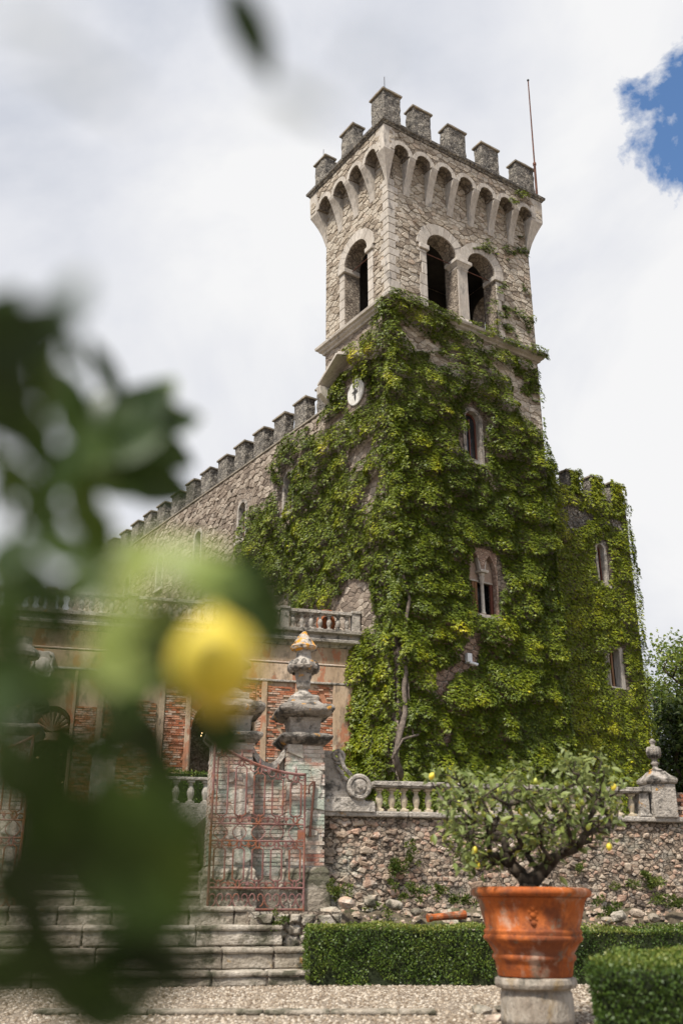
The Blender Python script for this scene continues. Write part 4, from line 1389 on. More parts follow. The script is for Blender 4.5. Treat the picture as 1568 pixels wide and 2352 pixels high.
    # ---- gate piers
    def pier(a0, a1, label, cap_label, zbase=1.05, right=True):
        p = GD.empty('gate_pier')
        tag(p, label, 'pier')
        f0, f1 = -.35, .45
        MB().box(a0 + .03, a1 - .03, f0 + .03, f1, zbase, 3.9).build('pier_core', 'wash_mortar', p)
        z = 1.78
        k = 0
        while z < 3.86:
            h = rnd.uniform(.062, .078)
            off = (k % 2) * .125
            x = a0 - .0 - off
            while x < a1 - .02:
                w = rnd.uniform(.22, .27)
                xa, xb = max(a0, x + .003), min(a1, x + w - .003)
                if xb - xa > .04 and rnd.random() < .93:
                    j = rnd.uniform(-.004, .012)
                    MB().box(xa, xb, f0 + .015 + j, f0 + .12, z + .006, min(z + h, 3.88) - .006).build('brick', 'brick_wash', p)
                x += w
            # left return
            y = f0 + .13 - off * .5
            while y < f1 - .05:
                MB().box(a0 + rnd.uniform(-.006, .006), a0 + .1, max(f0 + .13, y + .006), min(f1, y + .244), z + .006, min(z + h, 3.88) - .006).build('brick', 'brick_wash', p)
                y += .25
            z += h
            k += 1
        stone_faces([q for q in cells(a0, a1, 1.8, 3.86, .26, .24, rnd, .5) if rnd.random() < .3], lambda a, b, c_: (a, f0 - c_, b), .01, .008, .02, p, 'wash_mortar', 40, 'plaster_patch', rnd, .12)
        c = ((a0 + a1) / 2, (f0 + f1) / 2, 0)
        h = (a1 - a0) / 2
        d = (f1 - f0) / 2 / h
        MB().square([(h + .10, zbase - .02), (h + .10, 1.55), (h + .07, 1.62), (h + .08, 1.68), (h + .02, 1.76)], c, 1, d).build('base', 'step_stone', p, bevel=.02, sub=3, disp=.04, dsize=.2)
        MB().square([(h + .01, 3.86), (h + .08, 3.92), (h + .13, 3.98), (h + .13, 4.03), (h + .02, 4.07)], c, 1, d).build('moulding', 'weathered_dark', p, bevel=.015, sub=3, disp=.045, dsize=.18)
        cp = MB().square([(h - .08, 4.06), (h - .06, 4.3), (h - .03, 4.37)], c, 1, d).build('cap_block', 'weathered', p, bevel=.02)
        MB().square([(h - .03, 4.36), (h + .10, 4.40), (h + .16, 4.46), (h + .17, 4.52), (h + .12, 4.58), (h - .02, 4.62), (h - .12, 4.70)], c, 1, d).build('cap', 'weathered_dark', cp, bevel=.03, sub=3, disp=.06, dsize=.16)
        u = empty('stone_urn', GD.world(c[0], c[1], 4.69), GD.rz)
        tag(u, cap_label, 'urn')
        return p, u

    p1, u1 = pier(-1.62, -.92, 'weathered brick gate pier beside the scroll, washed pale green', 'tall weathered stone urn with an orange-lichened cone lid')
    urn_mesh('flame').build('urn_body', 'weathered', u1, bevel=.01, sub=1, disp=.03, dsize=.1)
    m = MB()
    for k in range(11):
        a = 2 * pi * k / 11
        m.lathe([(.02, .56), (.075, .62), (.085, .70), (.05, .77), (.02, .80)], (.235 * cos(a), .235 * sin(a), 0), 7)
    m.build('gadroon', 'weathered_dark', u1, smooth=True)
    lid = MB()
    lid.lathe([(.13, .93), (.14, .98), (.24, 1.02), (.265, 1.07), (.22, 1.12), (.17, 1.20), (.10, 1.30), (.03, 1.38)], (0, 0, 0), 12).build('lid', 'finial_lichen', u1, sub=2, disp=.05, dsize=.1)
    p2, u2 = pier(-2.95, -2.2, 'weathered brick gate pier that carries the open rusty gate leaf', 'low stone urn on the gate pier behind the yellow lemon')
    urn_mesh('flame').build('urn_body', 'weathered', u2)
    # wall with a scooped top between the two piers
    s2 = GD.empty('scooped_wall')
    tag(s2, 'brick screen wall with a scooped stone top linking two gate piers', 'wall')
    n = 14
    top = [(-1.63 - .58 * k / (n - 1), 3.78 - .28 * sin(pi * k / (n - 1))) for k in range(n)]
    MB().prism([(-2.21, 1.05), (-1.63, 1.05)] + top, RF, .10, -.2).build('wall_core', 'wash_mortar', s2)
    MB().prism([(a, b - .13) for a, b in top] + [(a, b + .03) for a, b in top[::-1]], RF, .22, -.22).build('coping', 'weathered', s2, bevel=.015)
    z = 1.78
    k = 0
    while z < 3.4:
        x = -2.2 - (k % 2) * .12
        while x < -1.63:
            if rnd.random() < .9:
                MB().box(max(-2.2, x + .006), min(-1.63, x + .234), -.115 + rnd.uniform(-.008, .006), 0, z + .006, z + .062).build('brick', 'brick_wash', s2)
            x += .24
        z += .068
        k += 1
    MB().box(-2.3, -1.52, -.18, -.1, 1.05, 1.62).build('base', 'step_stone', s2, bevel=.03, sub=3, disp=.04, dsize=.2)
    # other side of the gateway
    p3, u3 = pier(-6.8, -6.05, 'brick gate pier on the far side of the gateway, behind the lemon leaves', 'stone urn half hidden behind the lemon leaves')
    urn_mesh('flame').build('urn_body', 'weathered', u3)
    # iron bolt on the pier
    br = GD.empty('iron_bolt')
    tag(br, 'long rusty iron latch rod leaning against the gate pier', 'rod')
    a, z = GD.r(722, 1795, -.40)
    c, z2 = GD.r(712, 1905, -.40)
    MB().tube([(a, -.41, z), (c, -.42, z2), (c - .01, -.42, z2 - .12)], [.022, .022, .03], 7).build('bar', 'rust_dark', br)
    MB().tube([(a - .02, -.40, z), (a - .10, -.46, z - .08), (a - .11, -.46, z - .22)], .016, 6).build('hook', 'rust_dark', br)


build_garden_wall()


# ------------------------------------------------------------------ gate leaves of rusty wrought iron
def build_gate(x_h, x_e, label, off=-.52):
    """x_h hinge side (tall), x_e free side (low)"""
    g = GD.empty('gate_leaf')
    tag(g, label, 'gate', 'open wrought-iron gate leaves')
    w = x_e - x_h
    Y = off
    X = lambda u: x_h + w * u
    topz = lambda u: 3.30 + .52 * (1 - u) ** 1.9
    zb = 1.07
    zl = [1.07, 1.41, 2.17, 2.45]

    def bar(name, pts, r, parent=g, seg=6):
        return MB().tube(pts, r, seg).build(name, 'rust_pink', parent)
    bar('stile', [(X(0), Y, zb - .05), (X(0), Y, 3.85)], .024)
    bar('stile', [(X(1), Y, zb - .16), (X(1), Y, 3.33)], .020)
    bar('top_rail', [(X(k / 14), Y, topz(k / 14)) for k in range(15)], .026)
    for i, z in enumerate(zl):
        bar('rail', [(X(0), Y, z), (X(1), Y, z)], .020 if i < 2 else .014)
    n = 5
    for row in (0, 1):
        for k in range(n):
            u = (k + .5) / n
            x = X(u)
            hw = abs(w) / n * .29
            if row == 0:
                a, b = zl[1], zl[2]
            else:
                a, b = zl[3] + .02, topz(u) - .02
            rr = .062
            c0, c1 = a + 2 * rr * .85, b - 2 * rr * .85
            s = .04
            bar('panel_bar', [(x - .012, Y, c0 - .01), (x - hw, Y, c0 + s), (x - hw, Y, c1 - s), (x - .012, Y, c1 + .01)], .015)
            bar('panel_bar', [(x + .012, Y, c0 - .01), (x + hw, Y, c0 + s), (x + hw, Y, c1 - s), (x + .012, Y, c1 + .01)], .015)
            for cz in (a + rr, b - rr):
                bar('ring', [(x + rr * .52 * cos(q), Y, cz + rr * sin(q)) for q in np.linspace(0, 2 * pi, 17)], .0145, seg=5)
                for sg in (-1, 1):
                    xo = x + sg * abs(w) / n * .5
                    zz = a if cz < (a + b) / 2 else b
                    d = 1 if zz == a else -1
                    bar('loop', [(x + sg * .035 + sg * .085 * (1 - cos(q)) * .8, Y, zz + d * .085 * sin(q)) for q in np.linspace(0, pi, 9)], .0115, seg=5)
            if k < n - 1:
                xo = X((k + 1) / n)
                for cz in ((a + .055), (b - .055)):
                    MB().box(xo - .03, xo + .03, Y - .02, Y + .02, cz - .012, cz + .012).build('clip', 'rust_pink', g)
                    for q in (-.5, 0, .5):
                        bar('petal', [(xo, Y - .01, cz), (xo + .06 * sin(q), Y - .015, cz + (.07 if cz < (a + b) / 2 else -.07) * cos(q))], [.012, .003], seg=5)
    # scrolled bottom panel and lock band
    for k in range(6):
        for sg in (-1, 1):
            xc = X((k + .5) / 6)
            pts = []
            for j in range(15):
                a = -pi / 2 + sg * 0 + j * .42
                rr = .10 - .0052 * j
                pts.append((xc + sg * (.075 - rr * cos(a) * .8), Y, 1.24 + rr * sin(a) * 1.25))
            bar('scroll', pts, .0115, seg=5)
    for k in range(5):
        xc = X((k + .5) / 5)
        for sg in (-1, 1):
            bar('scroll', [(xc + sg * (.02 + .1 * sin(q)), Y, 2.18 + .26 * q / pi) for q in np.linspace(0, pi, 8)], .009, seg=5)
    MB().box(X(1) - .12 if w > 0 else X(1), X(1) if w > 0 else X(1) + .12, Y - .015, Y + .015, 2.2, 2.36).build('lock_plate', 'rust_pink', g)
    for z in (1.35, 3.3):
        MB().tube([(X(0), Y, z), (X(0), Y + .2, z)], .02).build('hinge', 'rust_dark', g)
    # spear tips along the curved top
    for k in (3, 5, 7, 9):
        u = k / 10
        MB().tube([(X(u), Y, topz(u)), (X(u), Y, topz(u) + .05), (X(u), Y, topz(u) + .15)], [.012, .022, .002], 5).build('spear', 'rust_pink', g)


build_gate(-2.93, -1.31, 'rusty pink wrought-iron gate leaf folded back against the brick pier')
build_gate(-6.03, -7.65, 'rusty wrought-iron gate leaf behind the lemon leaves at the picture edge')


# ------------------------------------------------------------------ steps
def build_steps():
    rnd = random.Random(8)
    t = GD.empty('stone_steps')
    tag(t, 'broad worn stone garden steps climbing to the open gateway', 'steps')
    levels = [.21, .52, .84, 1.12, 1.36, 1.62, 1.84, 2.05, 2.28, 2.5]
    for i, z in enumerate(levels):
        yf = -2.02 + .42 * i if i < 5 else -2.02 + .42 * i + .15 * (i - 4)
        if i < 2:
            xa, xb = -7.6 + .1 * i, -1.15
        elif i == 2:
            xa, xb = -7.2, -1.75
        elif i == 3:
            xa, xb = -7.0, -2.15
        else:
            xa, xb = -6.02, -2.97
        z0 = levels[i - 1] - .03 if i else 0.0
        st = MB().box(xa + .03, xb - .03, yf + .06, 4.3, max(z0, z - .35), z - .07).build('riser', 'retain_mortar', t)
        x = xa
        while x < xb - .05:
            w = rnd.uniform(.7, 1.25)
            e = min(x + w, xb)
            if xb - e < .3:
                e = xb
            MB().box(x + .004, e - .004, yf, yf + .62, z - .085, z).build('tread', 'step_stone', t, bevel=.03, sub=3, disp=.035, dsize=.25)
            MB().box(x + .012, e - .012, yf + .035, yf + .2, max(z0, z - .3), z - .085).build('riser_block', 'step_stone', t, bevel=.02, sub=2, disp=.05, dsize=.2)
            x = e
    # rough masonry under the gate leaf, beside the steps
    r = GD.empty('rubble_footing')
    tag(r, 'broken masonry footing under the gate leaf, stones spilling onto the steps', 'masonry')
    MB().box(-2.3, -.75, -1.0, .2, 0, 1.04).build('core', 'retain_mortar', r)
    polys = cells(-2.28, -.77, .3, 1.02, .26, .17, rnd, .46)
    stone_faces(polys, lambda a, b, c: (a, -1.0 - c, b), .04, .03, .12, r, 'step_stone', 60, rnd=rnd, chamfer=.35)


build_steps()


def rock(name, p, s, mat, label, cat, group=None, seed=0, parent=None):
    r = random.Random(seed)
    v = []
    import bmesh
    bm = bmesh.new()
    bmesh.ops.create_icosphere(bm, subdivisions=2, radius=1)
    for q in bm.verts:
        k = 1 + r.uniform(-.16, .16)
        q.co = Vector((q.co.x * s[0] * k, q.co.y * s[1] * k, q.co.z * s[2] * k))
    me = bpy.data.meshes.new(name)
    bm.to_mesh(me)
    bm.free()
    o = link(name, me, mat, parent)
    o.location = p
    o.rotation_euler = (r.uniform(-.2, .2), r.uniform(-.2, .2), r.uniform(0, 6))
    if label:
        tag(o, label, cat, group)
    return o


# ------------------------------------------------------------------ earth bank, loose stones, weeds
def weed(p, size, n, seed, label, group='weeds on the retaining wall', mat='weed_leaf'):
    r = np.random.default_rng(seed)
    e = empty('weed_clump', p, 0)
    tag(e, label, 'weed', group)
    d = norm(r.normal(0, 1, (n, 3)) * np.array([1, .7, 1]))
    nb = 9
    sub_c = r.normal(0, .62, (nb, 3)) * np.array([1, .5, .9])
    sub_s = r.uniform(.12, .42, nb)
    pick = r.integers(0, nb, n)
    P = (sub_c[pick] + d * r.random((n, 1)) ** .6 * sub_s[pick][:, None]) * np.array(size) * .9
    P[:, 1] = np.minimum(P[:, 1], .05)
    D = d + np.array([0, -.3, .2]) + r.normal(0, .4, (n, 3))
    V = leaflets(P, D, d + r.normal(0, .5, (n, 3)), r.uniform(.03, .075, n), .4, ((0, 1.0),), r)
    o = quad_mesh('leaves', V, r.random(n) * .9, mat, e)
    o['kind'] = 'stuff'
    for k in range(3):
        MB().tube([(0, .1, -size[2] * .5), tuple(d[k] * np.array(size) * .7)], .006, 4).build('stem', 'twig', e)


def build_bank():
    rnd = random.Random(31)
    # sloping earth between hedge and wall
    m = MB()
    nx, ny = 60, 10
    for j in range(ny + 1):
        for i in range(nx + 1):
            x = -.74 + 9.6 * i / nx
            y = -1.75 + 1.78 * j / ny
            z = .45 + .62 * j / ny + rnd.uniform(-.05, .05) + .06 * sin(x * 2.3 + j)
            m.v.append((x, y, z if j < ny else max(z, 1.0)))
    for j in range(ny):
        for i in range(nx):
            a = j * (nx + 1) + i
            m.f.append((a, a + 1, a + nx + 2, a + nx + 1))
    b = m.build('earth_bank', 'soil', GD.empty('earth_bank_frame'))
    fr = b.parent
    b.parent = None
    b.matrix_world = Matrix.Translation(GD.p0) @ Matrix.Rotation(GD.rz, 4, 'Z')
    bpy.data.objects.remove(fr)
    tag(b, 'weedy earth bank at the foot of the retaining wall', 'ground', kind='structure')
    spots = [(795, 2073, .13, 'pale rounded stone on the bank nearest the gate pier'), (850, 2075, .10, 'squat grey stone on the bank beside the pale rounded one'), (905, 2078, .11, 'brownish stone on the bank under the weed on the wall'),
             (760, 2095, .12, 'broken stone at the bottom corner of the gate pier'), (955, 2095, .09, 'small stone on the bank left of the clay pipe'), (1420, 2105, .13, 'light ochre stone heaped on the bank right of the pot'),
             (1460, 2098, .10, 'flat pale stone in the heap right of the pot'), (1500, 2108, .11, 'grey stone at the end of the heap right of the pot'), (1395, 2115, .09, 'little stone at the near end of the heap right of the pot')]
    for k, (px, py, s, lab) in enumerate(spots):
        y = -.75 - .1 * (k % 3)
        a, z = GD.r(px, py, y)
        rock('loose_stone', GD.world(a, y, z), (s * 1.5, s, s * .75), 'step_stone' if k % 3 else 'retain_stone', lab, 'stone', 'loose stones on the bank', k)
    # one more sheet of small debris, too small to count
    r = np.random.default_rng(5)
    mm = MB()
    for k in range(420):
        x, y = r.uniform(-.7, 6.5), r.uniform(-1.3, -.05)
        z = .47 + .62 * (y + 1.75) / 1.78
        s = r.uniform(.02, .065)
        q = [(x + s * cos(a) * r.uniform(.7, 1.3), y + s * sin(a) * r.uniform(.7, 1.3), z) for a in np.linspace(0, 5.2, 6)]
        top = [(x + (p[0] - x) * .6, y + (p[1] - y) * .6, z + s * r.uniform(.6, 1.1)) for p in q]
        mm.add(q + top, [(i, (i + 1) % 6, 6 + (i + 1) % 6, 6 + i) for i in range(6)] + [tuple(range(6, 12))])
    d = mm.build('rubble', 'retain_stone')
    d.matrix_world = Matrix.Translation(GD.p0) @ Matrix.Rotation(GD.rz, 4, 'Z')
    tag(d, 'small stone rubble strewn over the earth bank', 'rubble', kind='stuff')
    # clay pipe
    y = -.95
    a, z = GD.r(985, 2108, y)
    a2, z2 = GD.r(1072, 2104, y)
    pp = empty('clay_pipe', GD.world(a, y, z))
    tag(pp, 'broken terracotta pipe lying on the bank left of the big pot', 'pipe')
    d = GD.world(a2, y + .1, z2 + .02) - GD.world(a, y, z)
    MB().tube([(0, 0, 0), d * .5, d], [.055, .06, .072], 12).build('barrel', 'terracotta', pp)
    MB().tube([-d * .04, d * .06], [.07, .068], 12).build('collar', 'terracotta', pp)
    W = [(900, 1995, (.22, .12, .26), 'leafy weed tuft high on the retaining wall, nearest the gate'), (945, 1960, (.14, .1, .18), 'small weed tuft growing from the retaining wall above the leafy one'),
         (945, 2050, (.25, .15, .2), 'weeds at the foot of the wall above the clay pipe'), (1010, 2040, (.12, .1, .12), 'weed tuft low on the wall between clay pipe and pot'),
         (880, 1800, (.06, .06, .12), None), (1470, 2030, (.38, .2, .22), 'dark bushy weed on the wall right of the pot'), (1530, 2075, (.4, .2, .14), 'weeds trailing along the bank at the picture edge'), (1385, 2090, (.3, .2, .16), 'low weeds on the bank just right of the pot'),
         (1330, 1990, (.1, .08, .08), 'tiny weed rosette on the wall right of the lemon trunk'), (780, 2045, (.2, .15, .22), 'grassy weeds at the foot of the gate pier'), (1060, 2060, (.2, .12, .18), 'weed tuft on the bank hard against the pot rim'),
         (885, 2085, (.25, .12, .1), 'straggling weeds on the bank among the loose stones'), (640, 2120, (.16, .12, .14), 'weeds sprouting beside the worn steps')]
    for k, (px, py, s, lab) in enumerate(W):
        if not lab:
            continue
        y = -.12 if py < 2040 else -.6
        if px == 640:
            y = -1.1
        a, z = GD.r(px, py, y)
        weed(GD.world(a, y, z), s, int(2600 * s[0] * s[2] / .06 * .25 + 110), 70 + k, lab)


build_bank()


# ------------------------------------------------------------------ clipped box hedges
def hedge(fr, a0, a1, b0, b1, z1, label, n_per=2600, leaf=.035, seed=1, z0=0.0, round_=.04):
    r = np.random.default_rng(seed)
    e = empty('box_hedge', fr.world((a0 + a1) / 2, (b0 + b1) / 2, z0), fr.rz)
    tag(e, label, 'hedge')
    w, d, h = (a1 - a0) / 2, (b1 - b0) / 2, z1 - z0
    i = .06
    MB().box(-w + i, w - i, -d + i, d - i, 0.0, h - i).build('inner_twigs', 'hedge_core', e)
    Ps, Ns = [], []
    for ax, sg, A in ((1, -1, 2 * w * h), (0, -1, 2 * d * h), (0, 1, 2 * d * h), (2, 1, 4 * w * d)):
        n = int(A * n_per)
        p = np.stack([r.uniform(-w, w, n), r.uniform(-d, d, n), r.uniform(0, h, n)], 1)
        p[:, ax] = (w, d, h)[ax] * sg if ax != 2 else h
        nn = np.zeros((n, 3))
        nn[:, ax] = sg
        Ps.append(p)
        Ns.append(nn)
    P, Nn = np.concatenate(Ps), np.concatenate(Ns)
    wv = vnoise(P[:, 0] * 1.0 + P[:, 1], P[:, 2] + P[:, 1], .35, seed) - .5
    wv2 = vnoise(P[:, 0] + P[:, 1] * 1.3, P[:, 2] * 1.2 + P[:, 1], .13, seed + 9) - .5
    P = P - Nn * (r.random((len(P), 1)) ** 1.5 * .06) + Nn * (wv[:, None] * .12 + wv2[:, None] * .06)
    P += Nn * ((r.random((len(P), 1)) < .03) * r.random((len(P), 1)) * .06)
    # soften the arrises
    for ax, lim in ((0, w), (2, h)):
        over = np.clip(np.abs(P[:, ax]) - (lim - round_), 0, None)
        P[:, 1] += np.where(P[:, 1] < 0, 1, -1) * over * .5
    hole = (P[:, 2] < .3 * h) & (vnoise(P[:, 0] + P[:, 1], P[:, 2], .22, seed + 12) > .55 + P[:, 2]) | (vnoise(P[:, 0] + P[:, 1] * 1.1, P[:, 2], .16, seed + 13) > .93)
    P, Nn = P[~hole], Nn[~hole]
    D = Nn * .5 + r.normal(0, .7, (len(P), 3)) + np.array([0, 0, .25])
    V = leaflets(P, D, Nn + r.normal(0, .6, (len(P), 3)), leaf * r.uniform(.6, 1.2, len(P)), .62, ((0, 1.0),), r)
    tint = .15 + .45 * r.random(len(P)) + .25 * (vnoise(P[:, 0], P[:, 2], .5, seed + 3) - .4) + (Nn[:, 2] > .5) * .34  # top leaves paler: skylight on the flat top put into the tint
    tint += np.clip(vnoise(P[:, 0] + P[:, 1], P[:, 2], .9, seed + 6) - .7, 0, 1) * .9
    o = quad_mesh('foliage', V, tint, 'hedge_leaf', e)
    o['kind'] = 'stuff'


def build_hedges():
    f0 = Frame((0, 0), 90)
    gx = lambda px, Y: (px - CX) / (F * cos(PITCH) + (2265 - CY) * sin(PITCH)) * Y
    xa = gx(702, 16.65)
    hedge(f0, xa, xa + 3.55, 16.65, 17.35, .83, 'long clipped box hedge along the gravel, left of the big pot', 3000, .04, 2)
    hedge(f0, xa + 3.6, 8.6, 16.9, 17.6, .80, 'clipped box hedge behind the big pot, running to the picture edge', 2600, .04, 3)
    # near hedge, its top seen from above
    p = at(1350, 2214, 7.8)
    hf = Frame((p.x, p.y), 114)
    hedge(hf, 0.0, 1.9, 0, 2.2, p.z, 'near clipped box hedge at the lower corner, its flat top in view', 5200, .032, 4)
    # hedges on the upper terrace seen through the gateway
    hedge(LG, -7.6, -5.0, -8.2, -7.4, 4.35, 'small clipped hedge behind the inner balustrade', 700, .06, 5, z0=ZT)
    hedge(LG, -10.9, -9.7, -2.2, -1.4, 3.6, 'low dark hedge below the string lights', 700, .06, 6, z0=ZT)


build_hedges()
print('garden', round(time.time() - T0, 1))

# ------------------------------------------------------------------ garden building with the roof terrace
def build_garden_building():
    rnd = random.Random(44)
    t = LG.empty('garden_building')
    tag(t, 'decayed plaster and brick garden building with a balustraded roof terrace', 'building')
    A0, A1 = -15.0, .35
    ac, ar, az = -4.85, 1.12, 6.75
    big = arch(ac - ar, ac + ar, ZT + .02, az)
    door = rect(-11.1, -9.95, ZT + .02, 6.2)
    shell = arch(-11.1, -9.95, 6.45, 6.75)
    MB().prism(rect(A0, A1, ZT, 10.0), RF, 0, -.5, [big, door, shell]).build('wall', 'plaster', t)
    MB().box(A0, A1, 2.8, 3.2, ZT, 10.0).build('rear_wall', 'retain_mortar', t)
    MB().box(A0, A1, .5, 2.8, 9.6, 10.0).build('ceiling', 'interior', t)
    stone_faces([p for p in cells(-11.6, -9.5, ZT + .2, 7.0, .3, .22, rnd, .45)], lambda a, b, c: (a, 2.8 - c, b), .05, .02, .07, t, 'retain_stone', 0, 'inner_stone', rnd)
    MB().prism(shell, RF, -.25, -.3).build('niche_back', 'plaster', t)
    for k in range(9):
        a = pi * (k + .5) / 9
        MB().tube([(-10.52, .1, 6.5), (-10.52 + .5 * cos(a), .08, 6.62 + .5 * sin(a))], [.02, .085], 6).build('shell_rib', 'plaster', t)
    # arch ring of brick
    bm = MB().box(-.14, .14, -.05, .12, -.033, .033).mesh('arch_brick')
    bm.materials.append(MATS['brick'])
    n = 44
    for k in range(n):
        a = pi * (k + .5) / n
        o = link('arch_brick', bm, None, t)
        o.location = (ac + (ar + .15) * cos(a), -.01, az + (ar + .15) * sin(a))
        o.rotation_euler = (0, -a, 0)
    # entablature
    def run(name, z0, z1, out, mat, bevel=.02):
        MB().box(A0, A1 - .0, -out, .02, z0, z1).build(name, mat, t, bevel=bevel, sub=0)
    run('band', 8.62, 9.22, .07, 'plaster')
    run('moulding', 8.55, 8.63, .12, 'weathered')
    run('brick_course', 9.24, 9.31, .09, 'brick')
    run('frieze', 9.32, 9.92, .05, 'plaster')
    MB().prism([(.02, 9.9), (.1, 9.92), (.16, 10.0), (.34, 10.06), (.36, 10.16), (.24, 10.22), (.24, 10.34), (.42, 10.38), (.44, 10.5), (0, 10.52), (-.4, 10.52), (-.4, 9.9)], lambda a, b, c: (c, -a, b), A0, A1 - .35).build('cornice', 'weathered', t, bevel=.01)
    MB().box(A0, A1 - .3, .4, 3.2, 10.0, 10.45).build('terrace_floor', 'weathered', t)
    # pilasters
    for a, b in ((-.98, .34), (-2.37, -2.2), (-3.58, -3.38), (-6.2, -6.02), (-7.1, -6.92), (-9.15, -8.95), (-9.97, -9.86), (-11.3, -11.15), (-13, -12.8)):
        MB().box(a, b, -.10, .02, ZT, 8.55).build('pilaster', 'plaster', t, bevel=.02)
    # courses of brick where the plaster has come away
    for a, b, z0, z1, miss in ((-3.37, -2.38, 4.5, 8.35, .25), (-2.19, -.99, 4.5, 8.45, .30), (-3.75, -3.58, 4.0, 8.4, .2), (-6.91, -6.21, 4.2, 8.3, .15), (-9.85, -9.16, ZT, 7.3, .08), (-8.9, -7.2, ZT, 7.6, .2), (-12.7, -11.4, 6.5, 8.4, .3), (-5.95, -3.8, 7.95, 8.5, .3), (-.95, -.35, 3.2, 5.6, .45)):
        m = MB()
        z = z0
        k = 0
        while z < z1:
            x = a - (k % 2) * .14
            while x < b:
                w = rnd.uniform(.2, .3)
                xa, xb = max(a, x + .008), min(b, x + w - .008)
                gap_ = miss * (1.6 if sin(x * 2.1 + z * 1.3) > .3 else .5)
                if xb - xa > .04 and rnd.random() > gap_:
                    m.box(xa, xb, -.035 - rnd.uniform(0, .03) - (.1 if a > -.96 else 0), .02, z + .008, z + .066)
                x += w
            z += .075
            k += 1
        o = m.build('bricks_small', 'brick', t)
        o['kind'] = 'stuff'
    # carved coat of arms
    cx, cz = LG.r(98, 1528, -.15)
    car = MB().prism([(cx + .42 * sx, cz + sz * .5) for sx, sz in ((-.75, .9), (-.3, 1.0), (0, .92), (.3, 1.0), (.75, .9), (.95, .5), (.8, .1), (.95, -.3), (.7, -.75), (.3, -.85), (0, -1.05), (-.3, -.85), (-.7, -.75), (-.95, -.3), (-.8, .1), (-.95, .5))], RF, .2, -.02).build('coat_of_arms', 'pale_stone', t, bevel=.04)
    MB().lathe([(.26, 0), (.24, .05), (.16, .09), (.01, .1)], (0, 0, 0), 20).mesh('x')
    sh = MB().lathe([(.27, 0), (.25, .05), (.16, .085), (.01, .1)], (0, 0, 0), 20).mesh('shield')
    so = link('shield', sh, 'pale_stone', car, smooth=True)
    so.location = (cx, -.2, cz)
    so.rotation_euler = (pi / 2, 0, 0)
    for sx in (-1, 1):
        MB().tube([(cx + sx * .05, -.22, cz - .42), (cx + sx * .28, -.24, cz - .38), (cx + sx * .36, -.24, cz - .15), (cx + sx * .27, -.24, cz + .05), (cx + sx * .33, -.24, cz + .3), (cx + sx * .2, -.24, cz + .42)], .045, 6).build('scroll', 'pale_stone', car, smooth=True)
    # roof balustrade
    b = LG.empty('terrace_balustrade')
    tag(b, 'blackened stone balustrade along the roof terrace of the garden building', 'balustrade')
    bm = baluster_mesh(1.25)
    bm.materials.append(MATS['weathered'])
    posts = [-.16, -2.85, -5.6, -8.3, -11.0, -13.7]
    for p in posts:
        MB().box(p - .15, p + .15, -.3, .0, 10.5, 11.2).box(p - .19, p + .19, -.34, .04, 11.2, 11.3).build('pedestal', 'weathered', b, bevel=.015)
    for p, q in zip(posts[:-1], posts[1:]):
        MB().box(q + .16, p - .16, -.30, .0, 11.12, 11.24).box(q + .15, p - .15, -.28, -.02, 10.49, 10.53).build('rail', 'weathered', b, bevel=.012)
        n = 7
        for k in range(n):
            o = link('baluster', bm, None, b)
            o.location = (p - .15 + (q - p + .3) * (k + .5) / n, -.15, 10.53)
    jx, jz = LG.r(748, 1450, .35)
    j = empty('terracotta_jar', LG.world(jx, .35, 10.45), LG.rz)
    tag(j, 'round terracotta oil jar behind the roof balustrade', 'jar')
    MB().lathe([(.16, 0), (.3, .2), (.36, .45), (.33, .65), (.22, .8), (.2, .86), (.25, .9)], (0, 0, 0), 20).build('jar_body', 'terracotta', j, smooth=True)
    MB().lathe([(.24, .88), (.27, .91), (.24, .95), (.2, .93)], (0, 0, 0), 20).build('rim', 'terracotta', j, smooth=True)
    # string lights in the doorway and under the arch
    def lights(label, pts, off):
        s = LG.empty('string_lights')
        tag(s, label, 'string lights', 'warm string lights')
        P = []
        for x, y in pts:
            a, z = LG.r(x, y, off)
            P.append((a, off, z))
        sm = MB().lathe([(.004, -.02), (.018, -.008), (.02, .01), (.01, .028), (.003, .03)], (0, 0, 0), 8).mesh('bulb')
        sm.materials.append(MATS['bulb'])
        for p in P:
            o = link('bulb', sm, None, s)
            o.location = p
        w = []
        for p in P:
            w += [(p[0], p[1], p[2] + .05)]
        MB().tube(w, .006, 4).build('wire', 'iron', s)
    lights('row of small warm bulbs sagging across the rubble doorway', [(74, 1800), (89, 1805), (101, 1803), (121, 1796), (132, 1802), (143, 1798)], 1.2)
    lights('three warm bulbs high in the rubble doorway', [(87, 1740), (133, 1687), (141, 1735)], 1.2)
    lights('pair of warm bulbs in the dark brick archway', [(464, 1684), (462, 1690)], 1.0)
    # inner balustrade and a small pier on the upper terrace
    ib = LG.empty('inner_balustrade')
    tag(ib, 'short white stone balustrade in front of the small hedge', 'balustrade')
    off = -9.0
    a0, zt = LG.r(330, 1782, off)
    a1, _ = LG.r(492, 1782, off)
    zb = zt - .62
    MB().box(a0, a1, off - .12, off + .12, zt - .07, zt).build('rail', 'weathered', ib, bevel=.012)
    MB().box(a0, a1, off - .13, off + .13, ZT, zb).build('plinth', 'weathered', ib, bevel=.012)
    bm2 = baluster_mesh(1.15)
    bm2.materials.append(MATS['pale_stone'])
    for k in range(5):
        px = 472 - 34 * k
        a, _ = LG.r(px, 1820, off)
        o = link('baluster', bm2, None, ib)
        o.location = (a, off, zb)
    sp = LG.empty('small_pier')
    tag(sp, 'slim brick pier with a moulded cap beside the doorway', 'pier')
    off = -7.0
    c, zc = LG.r(240, 1735, off)
    MB().box(c - .3, c + .3, off - .3, off + .3, ZT, zc).build('shaft', 'brick_wash', sp, bevel=.02)
